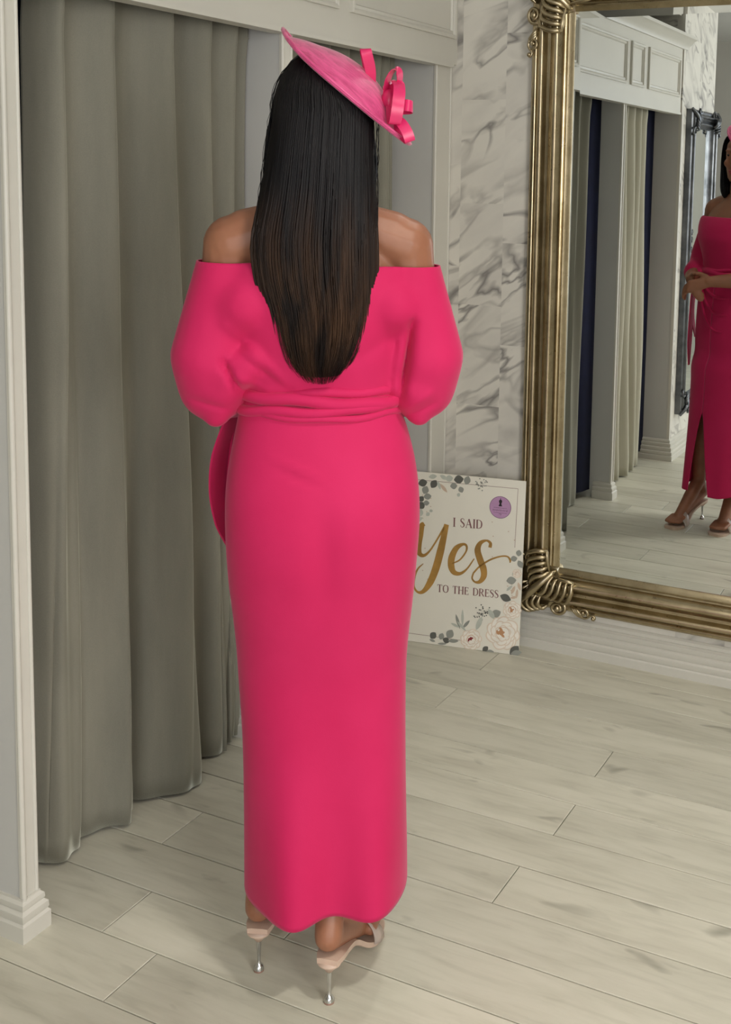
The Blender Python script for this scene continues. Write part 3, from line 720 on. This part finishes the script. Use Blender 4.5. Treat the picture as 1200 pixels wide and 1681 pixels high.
b.capsule((0, -.015, 1.44), .056, (0, .0, 1.54), .052, 18)                              # neck
# head
b.ball((0, -.012, 1.655), (.074, .094, .092), 12)
b.loft([ell(z, 0, w, f0, f1, 24, 2.1) for z, w, f0, f1 in ((1.535, .022, .05, .085), (1.55, .042, .02, .096), (1.58, .056, -.02, .098), (1.62, .065, -.05, .097), (1.66, .070, -.07, .098), (1.70, .068, -.08, .092), (1.73, .05, -.06, .065))])
b.capsule((0, .096, 1.650), .009, (0, .114, 1.612), .0115); b.ball((0, .106, 1.608), (.017, .012, .009), 6)   # nose
b.capsule((-.018, .094, 1.580), .0075, (.018, .094, 1.580), .0075); b.capsule((-.014, .093, 1.571), .008, (.014, .093, 1.571), .008)
b.ball((0, .088, 1.545), (.02, .016, .014), 6)
for s in (-1, 1):
    b.capsule((s * .016, .095, 1.668), .007, (s * .046, .082, 1.670), .006)             # brow
    b.ball((s * .040, .070, 1.615), (.022, .022, .02), 6)                               # cheek
    b.ball((s * .073, -.005, 1.63), (.009, .018, .030), 6)                              # ear
# legs and feet
def leg(hip, knee, ankle, heel, ball_, toe):
    b.capsule(hip, .088, [(.45 * k + .55 * h) for k, h in zip(knee, hip)], .074); b.capsule([(.45 * k + .55 * h) for k, h in zip(knee, hip)], .074, knee, .050)
    mid = [.62 * k + .38 * a for k, a in zip(knee, ankle)]; mid[1] += .006
    b.capsule(knee, .050, mid, .050); b.capsule(mid, .049, ankle, .028)
    b.capsule(ankle, .028, heel, .027); b.capsule(ankle, .031, [(a * .5 + c * .5) for a, c in zip(ankle, ball_)], .028)
    b.capsule(heel, .026, ball_, .024); b.capsule([(a * .5 + c * .5) for a, c in zip(ankle, ball_)], .027, ball_, .022)
    d = Vector(toe) - Vector(ball_); d.z = 0; d.normalize(); sd = Vector((d.y, -d.x, 0))
    for k in range(5):
        o = (k - 2) * .0145; L = (.052, .058, .056, .050, .042)[k if ball_[0] < 0 else k] - .0
        p0 = Vector(ball_) + sd * o * .95 - Vector((0, 0, .004)); p1 = p0 + d * L + Vector((0, 0, -.008)); b.capsule(p0, .014, p1, .0088 if k else .0095)
leg((.082, 0, .88), (.068, .010, .49), (.028, -.102, .188), (.023, -.134, .128), (.082, .020, .042), (.108, .089, .02))
leg((-.082, 0, .88), (-.070, .012, .49), (-.106, -.008, .188), (-.110, -.034, .128), (-.082, .128, .042), (-.064, .189, .02))
# clasped hands: palm and five fingers each
for s in (1, -1):
    wr = Vector((s * .058, .190, 1.098)); off = .010 if s > 0 else -.012
    kn = Vector((s * .000 - .004, .232 + off, 1.076))
    for k in range(4):
        up = Vector((0, .003 * k, -.0115 * (k - 1.2)))
        b.capsule(wr + up * .5, .016, kn + up, .0125)
        a1 = kn + up + Vector((-s * .026, .006, -.020)); a2 = a1 + Vector((-s * .016, -.010, -.022)); a3 = a2 + Vector((-s * .004, -.014, -.012))
        L = (.92, 1.0, .95, .78)[k]
        p = [kn + up, kn + up + (a1 - kn - up) * L]; p.append(p[-1] + (a2 - a1) * L); p.append(p[-1] + (a3 - a2) * L)
        for i in range(3): b.capsule(p[i], (.0095, .0085, .0078)[i], p[i + 1], (.0085, .0078, .0068)[i], 10)
    t0 = wr + Vector((-s * .014, .006, .020)); t1 = t0 + Vector((-s * .028, .014, .012)); t2 = t1 + Vector((-s * .026, .010, -.002))
    b.capsule(t0, .013, t1, .010, 10); b.capsule(t1, .010, t2, .008, 10)
body = remesh('body', b, .0042, 7, M_SKIN, per)
for s in (-1, 1):
    MB().ball((s * .030, .0815, 1.650), (.0125, .0105, .0075), 8).build('eye', plain('eye_dark', srgb(40, 30, 28), .2, .05, 60), body, 180)
lp = MB().capsule((-.018, .0975, 1.580), .0062, (.018, .0975, 1.580), .0062).capsule((-.014, .0965, 1.571), .0072, (.014, .0965, 1.571), .0072).build('lips', plain('lip_rose', srgb(150, 70, 74), .35, .05, 60), body, 180)

# --- dress: skirt from measured outline (z, left, right, back, front)
SKT = [(.075, -.138, .178, -.178, 0.142), (.21, -.138, .176, -.170, 0.132), (.336, -.139, .173, -.146, 0.125), (.46, -.142, .171, -.122, 0.122), (.585, -.150, .171, -.108, 0.122), (.646, -.154, .174, -.110, 0.126), (.707, -.160, .180, -.117, 0.130),
       (.768, -.166, .184, -.124, .113), (.827, -.170, .188, -.134, .118), (.887, -.172, .191, -.138, .121), (.947, -.171, .189, -.132, .121), (1.005, -.164, .181, -.118, .119), (1.063, -.153, .166, -.103, .112), (1.105, -.145, .151, -.094, .106), (1.150, -.136, .147, -.090, .102)]
NT_, NZ_ = 220, 110; vs = []; ts = math.radians(90)          # slit on her left front
for j in range(NZ_ + 1):
    z = 1.150 - (1.150 - .170) * j / NZ_
    l_, r_, f0, f1 = interp(SKT, z); c = (l_ + r_) / 2; w = (r_ - l_) / 2; fc = (f0 + f1) / 2; h = (f1 - f0) / 2
    g = math.radians(24) * max(0, (.52 - z) / .40) ** .8 if z < .52 else 0
    for i in range(NT_ + 1):
        a = ts + g + (2 * PI - 2 * g) * i / NT_; ca, sa = math.cos(a), math.sin(a); p = 2.25
        x = c + w * math.copysign(abs(ca) ** (2 / p), ca); y = fc + h * math.copysign(abs(sa) ** (2 / p), sa)
        low = max(0, (.62 - z) / .55); back = max(0, -sa)
        y -= back ** .7 * .029 * low ** 1.5 * math.cos(2 * PI * (x + .050) / .172)
        y += max(0, sa) ** .7 * .015 * low ** 1.5 * math.sin(2 * PI * x / .13)
        # seat: two soft cheeks, slight crease pulls from the left hip
        y += back * .010 * math.exp(-((z - .86) / .08) ** 2) * math.exp(-((x - .01) / .03) ** 2)
        y -= back * .006 * math.exp(-((z - (1.02 - .35 * (x + .07))) / .008) ** 2) * (1 if -.10 < x < .02 else 0) * max(0, 1 - abs(x + .04) / .06)
        y += back * .0045 * math.exp(-((z - (1.012 - .35 * (x + .07))) / .008) ** 2) * max(0, 1 - abs(x + .04) / .06)
        zz = z + low ** 3 * (.005 * math.sin(5 * a) + .020 * max(0, ca) ** 3 + .010 * max(0, -ca) ** 3 + .022 * math.exp(-((x - .018) / .05) ** 2) * back)
        if z < .12: zz += 0
        vs.append((x, y, zz))
fs = [(j * (NT_ + 1) + i, (j + 1) * (NT_ + 1) + i, (j + 1) * (NT_ + 1) + i + 1, j * (NT_ + 1) + i + 1) for j in range(NZ_) for i in range(NT_)]
dress = put('dress', mesh('dress', vs, fs), M_PINK, per, 180); dress['label'] = 'bright pink crepe dress with batwing sleeves'
mo = dress.modifiers.new('s', 'SOLIDIFY'); mo.thickness = .003; mo.offset = -1
# bodice and sleeves
d = MB()
d.loft([ell(z, .003, w, f0, f1, 36, 2.4) for z, w, f0, f1 in ((1.115, .134, -.086, .098), (1.15, .138, -.090, .102), (1.19, .146, -.098, .112), (1.23, .155, -.104, .125), (1.28, .170, -.108, .142), (1.33, .182, -.108, .136), (1.365, .190, -.100, .118), (1.378, .190, -.096, .108))])
for s in (-1, 1):
    d.capsule((s * .150, -.018, 1.318), .062, (s * .168, -.018, 1.31), .060)
    d.capsule((s * .160, -.014, 1.385), .053, (s * .172, -.016, 1.325), .058)
    d.capsule((s * .172, -.016, 1.325), .058, (s * .196, -.018, 1.20), .070)
    d.capsule((s * .196, -.018, 1.20), .070, (s * .190, .000, 1.145), .066)
    d.capsule((s * .190, .000, 1.145), .064, (s * .165, .070, 1.120), .052)
    d.capsule((s * .178, -.030, 1.145), .048, (s * .186, -.025, 1.092), .022)
    # web of cloth under the arm
    d.capsule((s * .130, -.050, 1.30), .052, (s * .160, -.030, 1.285), .052)
    if s < 0: d.capsule((-.120, -.062, 1.20), .030, (-.165, -.05, 1.17), .036)
bod = remesh('bodice', d, .006, 24, M_PINK, dress)
# cut the top open along the neckline, add pulls in the cloth
me = bod.data; bm = bmesh.new(); bm.from_mesh(me)
for v in bm.verts:
    x, y, z = v.co
    if y < 0:
        for (x0, z0, x1, z1, wd_, am) in ((-.165, 1.27, -.06, 1.165, .010, .006), (-.15, 1.22, -.05, 1.150, .007, -.004), (-.175, 1.185, -.09, 1.150, .008, .005), (.165, 1.27, .05, 1.20, .014, -.004), (.166, 1.272, .150, 1.13, .008, -.030), (.150, 1.25, .135, 1.15, .012, .006), (-.168, 1.20, -.140, 1.145, .007, -.020), (.20, 1.14, .15, 1.105, .007, .005), (.21, 1.12, .16, 1.09, .006, -.005), (-.23, 1.13, -.16, 1.11, .007, -.005)):
            t = ((x - x0) * (x1 - x0) + (z - z0) * (z1 - z0)) / ((x1 - x0) ** 2 + (z1 - z0) ** 2); tc_ = min(1, max(0, t))
            dist = math.hypot(x - (x0 + (x1 - x0) * tc_), z - (z0 + (z1 - z0) * tc_))
            v.co.y -= am * math.exp(-(dist / wd_) ** 2) * math.sin(PI * (.15 + .7 * tc_))
bmesh.ops.bisect_plane(bm, geom=bm.verts[:] + bm.edges[:] + bm.faces[:], plane_co=(0, 0, 1.3735), plane_no=(.012, 0, 1), clear_outer=True)
bm.to_mesh(me); bm.free(); me.shade_smooth()
mo = bod.modifiers.new('s', 'SOLIDIFY'); mo.thickness = .003; mo.offset = 1
# neckline binding and sleeve hems
nl = []
# sash: gathered bands round the waist
for k, (z, rr_, dx, tilt) in enumerate(((1.142, .010, .006, .004), (1.128, .0125, .010, -.006), (1.113, .0105, .010, .010), (1.101, .008, .008, -.002))):
    pts = []
    for i in range(73):
        a = 2 * PI * i / 72; l_, r_, f0, f1 = interp(SKT, z); c = (l_ + r_) / 2; w = (r_ - l_) / 2 + dx - .006; fc = (f0 + f1) / 2; h = (f1 - f0) / 2 + dx - .006
        pts.append((c + w * math.cos(a), fc + h * math.sin(a), z + tilt * math.cos(a) + .003 * math.sin(3 * a + k) + .002 * math.sin(7 * a + 2 * k)))
    MB().tube(pts, rr_, 10).build('sash_fold', M_PINK, dress, 180)
# hanging tie ends at her left hip, knot at the front
def ribbon(mb, path, wids, th=.003, side=None):
    c = cr(path, 8); n = len(c); vs = []
    for i in range(n):
        t = (c[min(i + 1, n - 1)] - c[max(i - 1, 0)]).normalized()
        sd = Vector(side) if side else Vector((1, 0, 0)); sd = (sd - t * sd.dot(t)).normalized(); nn = t.cross(sd)
        g = i / (n - 1) * (len(wids) - 1); j = min(int(g), len(wids) - 2); w = wids[j] + (wids[j + 1] - wids[j]) * (g - j)
        for su, sn in ((-1, -1), (1, -1), (1, 1), (-1, 1)): vs.append(c[i] + sd * su * w / 2 + nn * sn * th / 2)
    fs = [(i * 4 + j, i * 4 + (j + 1) % 4, (i + 1) * 4 + (j + 1) % 4, (i + 1) * 4 + j) for i in range(n - 1) for j in range(4)] + [(3, 2, 1, 0), ((n - 1) * 4, (n - 1) * 4 + 1, (n - 1) * 4 + 2, (n - 1) * 4 + 3)]
    mb.add(vs, fs)
mt = MB(); ribbon(mt, [(-.135, .050, 1.125), (-.158, .052, 1.08), (-.184, .056, 1.00), (-.190, .052, .93), (-.182, .046, .87), (-.168, .045, .82)], [.03, .045, .055, .05, .04, .012], .004, (.55, .8, 0)); mt.build('hanging_tie', M_PINK, dress, 60)
mt = MB(); ribbon(mt, [(-.128, .075, 1.12), (-.150, .090, 1.04), (-.160, .085, .92), (-.156, .085, .80), (-.150, .08, .70)], [.03, .05, .06, .055, .02], .004, (.5, .85, 0)); mt.build('hanging_tie', M_PINK, dress, 60)
for k in range(4):      # drape of the wrap front, pulled to the knot
    z1 = 1.10 - .075 * k; pts = []
    for i in range(21):
        t = i / 20; x = -.115 + (.25 - .02 * k) * t; z = 1.122 + (z1 - 1.122) * t ** .8 - .05 * math.sin(PI * t) * (.4 + .3 * k)
        l_, r_, f0, f1 = interp(SKT, z); c = (l_ + r_) / 2; w = (r_ - l_) / 2; u = max(-1, min(1, (x - c) / w))
        pts.append((x, (f0 + f1) / 2 + (f1 - f0) / 2 * (1 - abs(u) ** 2.25) ** (1 / 2.25) + .001, z))
    MB().tube(pts, [.007 * (.3 + .7 * math.sin(PI * min(1, .25 + .75 * i / 20))) for i in range(21)], 8).build('drape_fold', M_PINK, dress, 180)
MB().ball((-.118, .088, 1.122), (.030, .022, .022), 8).build('knot', M_PINK, dress, 180)

# saucer of the hat (its underside also limits the hair)
HATC = Vector((.043, -.010, 1.683)); HATA = Vector((.224, .0, -.178)).normalized(); HATN = Vector((.65, -.10, .755)); HATN = (HATN - HATA * HATN.dot(HATA)).normalized(); HATB = HATN.cross(HATA).normalized()
def hath(r, a):
    h = .056 * (1 - min(1, r / .93) ** 2.0) + .006 * max(0, (r - .9) / .1)
    return h + .012 * max(0, -math.cos(a)) ** 4 * max(0, r - .55) / .45 - .004
def under(q):
    d_ = q - HATC; u, v, h = d_.dot(HATA) / .150, d_.dot(HATB) / .118, d_.dot(HATN); r = math.hypot(u, v)
    if r < 1.0:
        lim = hath(r, math.atan2(v, u)) - .009
        if h > lim: q = q - HATN * (h - lim)
    return q
# --- hair
HTAB = [(1.150, -.010, .012), (1.168, -.036, .040), (1.19, -.064, .066), (1.225, -.084, .090), (1.26, -.094, .101), (1.30, -.104, .107), (1.35, -.119, .109), (1.416, -.124, .108), (1.50, -.108, .103), (1.58, -.096, .100), (1.65, -.085, .098), (1.70, -.070, .085)]
def hairpt(s, v, dep=0): return under(hairraw(s, v, dep))
def hairraw(s, v, dep=0):
    """s -1..1 across, v 0 crown .. 1 tip; dep = depth below the surface"""
    ph = s * math.radians(100)
    if v < .28:
        u = v / .28; el = PI / 2 * (1 - u)
        rx, ry, rz = .083 - dep, .110 - dep, .098 - dep
        return Vector((.004 + rx * math.cos(el) * math.sin(ph), -.014 - ry * math.cos(el) * math.cos(ph), 1.650 + rz * math.sin(el)))
    u = (v - .28) / .72; z = 1.650 - (1.650 - 1.155) * u
    l_, r_ = interp(HTAB, z); x = (l_ + r_) / 2 + (r_ - l_) / 2 * .915 * math.sin(ph) / math.sin(math.radians(100)) * (1 if abs(s) < .9 else 1)
    fb = -.126 - .012 * math.sin(PI * min(1, u * 1.2)); fb = fb + (.03 if u > .85 else 0) * ((u - .85) / .15) ** 2 * .4
    side = -.014 + .0 * u
    y = side + (fb - side + dep) * max(.0, math.cos(ph)) ** .8 if u < .18 else None
    if y is None:
        k = min(1, (u - .18) / .25); y1 = -.014 + (fb + .014 + dep) * max(0, math.cos(ph)) ** .8
        y2 = fb + dep + .045 * abs(math.sin(ph)) ** 2.5
        y = y1 * (1 - k) + y2 * k
    return Vector((x * (1 - dep * .5), y, z))
hm = MB(); NS, NV = 44, 44
rings = [[hairpt(-1 + 2 * i / NS, (j / NV) * .965 + .0005, .007) for i in range(NS + 1)] for j in range(NV + 1)]
front = [[Vector((p.x * .97, max(p.y + .03, -.06 if j > 12 else p.y + .01), p.z)) for p in r] for j, r in enumerate(rings)]
hm.loft(rings, cap=False, closed=False)
rh = random.Random(11)
for k in range(1500):
    s = -1 + 2 * (k + rh.random()) / 1500; dep = rh.uniform(-.001, .006); end = .985 - .10 * rh.random() ** 2 - .12 * abs(s) ** 2 * rh.random(); n = 22
    ph_, am_ = rh.uniform(0, 6.3), rh.uniform(.0004, .0022); pts = []; st = rh.uniform(.0, .05)
    for i in range(n):
        v = st + (end - st) * i / (n - 1); q = hairpt(max(-1, min(1, s)), v, dep)
        g = max(0, v - .3); q.x += am_ * math.sin(ph_ + v * 7) * g * 3; q.y -= am_ * math.cos(ph_ + v * 9) * g * 1.5
        if v > .86: q.x += (v - .86) * rh.uniform(-.006, .006); q.y += .0
        pts.append(q)
    w0 = rh.uniform(.0010, .0021); hm.tube(pts, [w0 * (.5 + .5 * min(1, i / 4)) * (1 if i < n - 7 else max(.12, (n - 1 - i) / 7)) for i in range(n)], 4)
# flyaway strands at the sides
for k in range(14):
    s = rh.choice((-1, 1)); a0 = rh.uniform(.90, 1.0); pts = []
    for i in range(22):
        v = .12 + .46 * i / 21; q = hairpt(s * a0, v, -.002); q.x += s * (.003 + .010 * math.sin(PI * i / 21)) * rh.uniform(.6, 1) * (.3 + .7 * k / 14); q.y -= .01; pts.append(q)
    hm.tube(pts, [.0006] * 21 + [.0002], 3)
# front locks falling to each side of the face
for s in (-1, 1):
    for k in range(60):
        a = rh.random(); x1 = s * (.070 + .022 * rh.random()); y1 = .045 - .06 * a; pts = [(s * .004, .03 - .06 * a, 1.752), (s * .050, .060 - .07 * a, 1.730), (s * .080, .055 - .07 * a, 1.66), (x1 * 1.08, y1, 1.56), (x1, y1 - .015, 1.47), (s * (.066 + .02 * rh.random()), -.05 - .05 * a, 1.43)]
        hm.tube([under(q) for q in cr(pts, 4)], .0032, 4)
hair = hm.build('hair', M_HAIR, per, 180); hair['label'] = 'long straight dark brown hair'

# --- fascinator: tilted saucer with satin loops
hat = empty('fascinator', (0, 0, 0), 0, per); hat['label'] = 'pink saucer hat with satin ribbon loops'
HC = HATC; A = HATA; B = HATB; Nn = HATN
rings = []; NR, NA = 24, 80
for k in range(NR + 1):
    r = k / NR
    rings.append([HC + A * (.150 * r * math.cos(2 * PI * i / NA)) + B * (.118 * r * math.sin(2 * PI * i / NA)) + Nn * hath(r, 2 * PI * i / NA) for i in range(NA)])
sb = MB().loft(rings[1:], cap=False); sb.add([HC + Nn * hath(0, 0)] + rings[1], [(0, 1 + i, 1 + (i + 1) % NA) for i in range(NA)])
so = sb.build('saucer', M_SINAMAY, hat, 180, fix=True); mo = so.modifiers.new('s', 'SOLIDIFY'); mo.thickness = .0035
MB().tube([tuple(v) for v in rings[-1] + rings[-1][:1]], .0026, 8).build('brim_edge', M_SINAMAY, hat, 180)
px = lambda x, y, f: (.147 + (x - 665) * .00111, f, 1.594 - (y - 235) * .001055)
for side, w, path in (((1, 0, .06), .019, [(612, 152, -.03), (611, 122, -.045), (604, 92, -.057), (602, 85, -.047), (604, 96, -.032), (612, 140, -.015)]),
                      ((1, .1, 0), .021, [(650, 136, -.06), (654, 150, -.088), (651, 180, -.104), (647, 207, -.098), (644, 200, -.078), (641, 165, -.06)]),
                      ((.55, .75, .25), .020, [(634, 162, -.05), (638, 134, -.060), (648, 118, -.066), (656, 126, -.062), (655, 152, -.05)]),
                      ((.2, .35, .9), .026, [(638, 152, -.05), (654, 147, -.070), (661, 160, -.062), (648, 172, -.05)]),
                      ((0, .15, 1), .020, [(645, 178, -.06), (664, 177, -.088), (675, 179, -.082), (672, 181, -.064), (648, 184, -.05)]),
                      ((.9, .1, .38), .019, [(638, 190, -.06), (655, 203, -.086), (666, 220, -.096), (671, 236, -.092), (663, 226, -.072), (644, 205, -.055)]),
                      ((.2, .2, 1), .020, [(632, 150, -.02), (650, 138, .02), (656, 142, .035), (640, 152, .0)])):
    m = MB(); ribbon(m, [px(*q) for q in path], [w * .8, w, w, w, w * .8], .0012, side); m.build('ribbon_loop', M_SATIN, hat, 40)
MB().ball(px(640, 168, -.055), (.014, .016, .020), 8).build('ribbon_knot', M_SATIN, hat, 180)

# --- shoes: clear-strapped mules with metal stilettos
def shoe(heel, ball_, toe, sgn):
    root = empty('shoe', (0, 0, 0), 0, per)
    H, Bq, T = Vector(heel), Vector(ball_), Vector(toe); ax = (T - H); ax.z = 0; L = ax.length; ax.normalize(); sd = Vector((ax.y, -ax.x, 0))
    tab = [(0, .020, .094), (.02, .026, .094), (.06, .0265, .086), (.11, .024, .062), (.155, .033, .026), (.185, .041, .0125), (.215, .042, .0105), (.245, .036, .0105), (.262, .022, .0115)]
    k = (L + .012) / .262; top = []; bot = []
    def P(t, o, z): return H + ax * (t * k - .006) + sd * o + Vector((0, 0, z - H.z))
    rings = []
    for j in range(34):
        t = .262 * j / 33; w, z = interp(tab, t); th = .0115
        rings.append([P(t, -w, z), P(t, -w * .6, z + .0012), P(t, w * .6, z + .0012), P(t, w, z), P(t, w * .96, z - th), P(t, -w * .96, z - th)])
    MB().loft(rings).build('sole', M_SOLE, root, 40)
    # heel block under the seat, rod, flared tip
    c0 = P(.016, 0, .084); hb = []
    for z, w, f in ((.0845, .0235, .022), (.079, .022, .020), (.071, .0125, .011), (.063, .0066, .006)):
        cc = P(.013 - .00 * (0.0845 - z), 0, z); hb.append([cc + sd * w * math.cos(a * PI / 10) + ax * f * math.sin(a * PI / 10) for a in range(20)])
    hl = MB().loft(hb).build('heel_block', M_SOLE, root, 180, fix=True)
    cx = P(.013, 0, 0); rod = [(.062, .0052), (.050, .0044), (.035, .0036), (.022, .0034), (.016, .0044), (.0125, .0072), (.0085, .0095), (.004, .0100), (.0038, .0096)]
    ht = MB().loft([[Vector((cx.x + r * math.cos(a * PI / 10), cx.y + r * math.sin(a * PI / 10), z)) for a in range(20)] for z, r in rod]).build('heel_rod', M_CHROME, root, 50, fix=True); ht['label'] = 'slim polished metal stiletto heel'
    MB().loft([[Vector((cx.x + r * math.cos(a * PI / 10), cx.y + r * math.sin(a * PI / 10), z)) for a in range(20)] for z, r in ((.0042, .0096), (.0005, .0098))]).build('heel_tip', M_TIP, root, 50, fix=True)
    # clear band over the toes
    for t0, t1 in ((.165, .205),):
        vs = []; n = 16
        for t in (t0, (t0 + t1) / 2, t1):
            for i in range(n + 1):
                a = PI * i / n; w, z = interp(tab, t); vs.append(P(t, (w + .004) * math.cos(a), z - .004 + (.052 if t < .17 else .044 if t < .19 else .036) * math.sin(a) ** .8))
        o = put('strap', mesh('strap', vs, [(r * (n + 1) + i, r * (n + 1) + i + 1, (r + 1) * (n + 1) + i + 1, (r + 1) * (n + 1) + i) for r in range(2) for i in range(n)]), M_CLEAR, root, 180); o['label'] = 'clear vinyl toe strap'
        q = o.modifiers.new('s', 'SOLIDIFY'); q.thickness = .0016
    return root
shoe((.022, -.148, .094), (.082, .020, .03), (.110, .092, .01), 1)
shoe((-.111, -.047, .094), (-.082, .128, .03), (-.062, .196, .01), -1)

# ------------------------------------------------------------------ ceiling downlights of the shop
def downlight(x, y, power, label):
    root = empty('ceiling_downlight', (x, y, ZC)); tag(root, label, 'light', 'recessed ceiling downlights')
    MB().loft([[(r * math.cos(a * PI / 16), r * math.sin(a * PI / 16), z) for a in range(32)] for r, z in ((.055, -.001), (.055, -.008), (.042, -.010), (.040, -.004))], cap=False).build('bezel', M_CHROME, root, 40, fix=True)
    l = D.lights.new('downlight', 'SPOT'); l.energy = power; l.spot_size = math.radians(115); l.spot_blend = .8; l.shadow_soft_size = .10; l.color = (1, .95, .87)
    o = D.objects.new('bulb', l); COL.objects.link(o); o.parent = root; o.location = (0, 0, -.02)
for x, y, p, w in ((.05, 1.25, 82, 'in front of the cubicles'), (-.75, 2.72, 24, 'close above the gold mirror'), (.1, -.6, 30, 'behind the photographer'), (1.3, 2.2, 16, 'near the right wall, by the gold mirror'), (1.3, .3, 22, 'by the shop window')):
    downlight(x, y, p, 'small round recessed ceiling downlight ' + w)

# lean of the whole figure: weight back over the heels, head turned a little to her right
def allch(o):
    for c in o.children:
        yield c
        yield from allch(c)
for o in allch(per):
    if o.type != 'MESH': continue
    head = o.name.split('.')[0] in ('body', 'eye', 'lips')
    for v in o.data.vertices:
        x, y, z = v.co
        if head and z > 1.47:
            t = min(1, (z - 1.47) / .09); t = t * t * (3 - 2 * t); a = -math.radians(20) * t; dx, dy = x, y + .012
            x, y = dx * math.cos(a) - dy * math.sin(a), -.012 + dx * math.sin(a) + dy * math.cos(a)
        k = min(1, max(0, (z - .18) / .85)); k = k * k * (3 - 2 * k)
        v.co = (x * (1 - .024 * k), y - .055 * k - .034 * min(1, max(0, (z - 1.12) / .45)), 1.536 + (z - 1.536) * (1 - .024 * k))
    o.data.update()
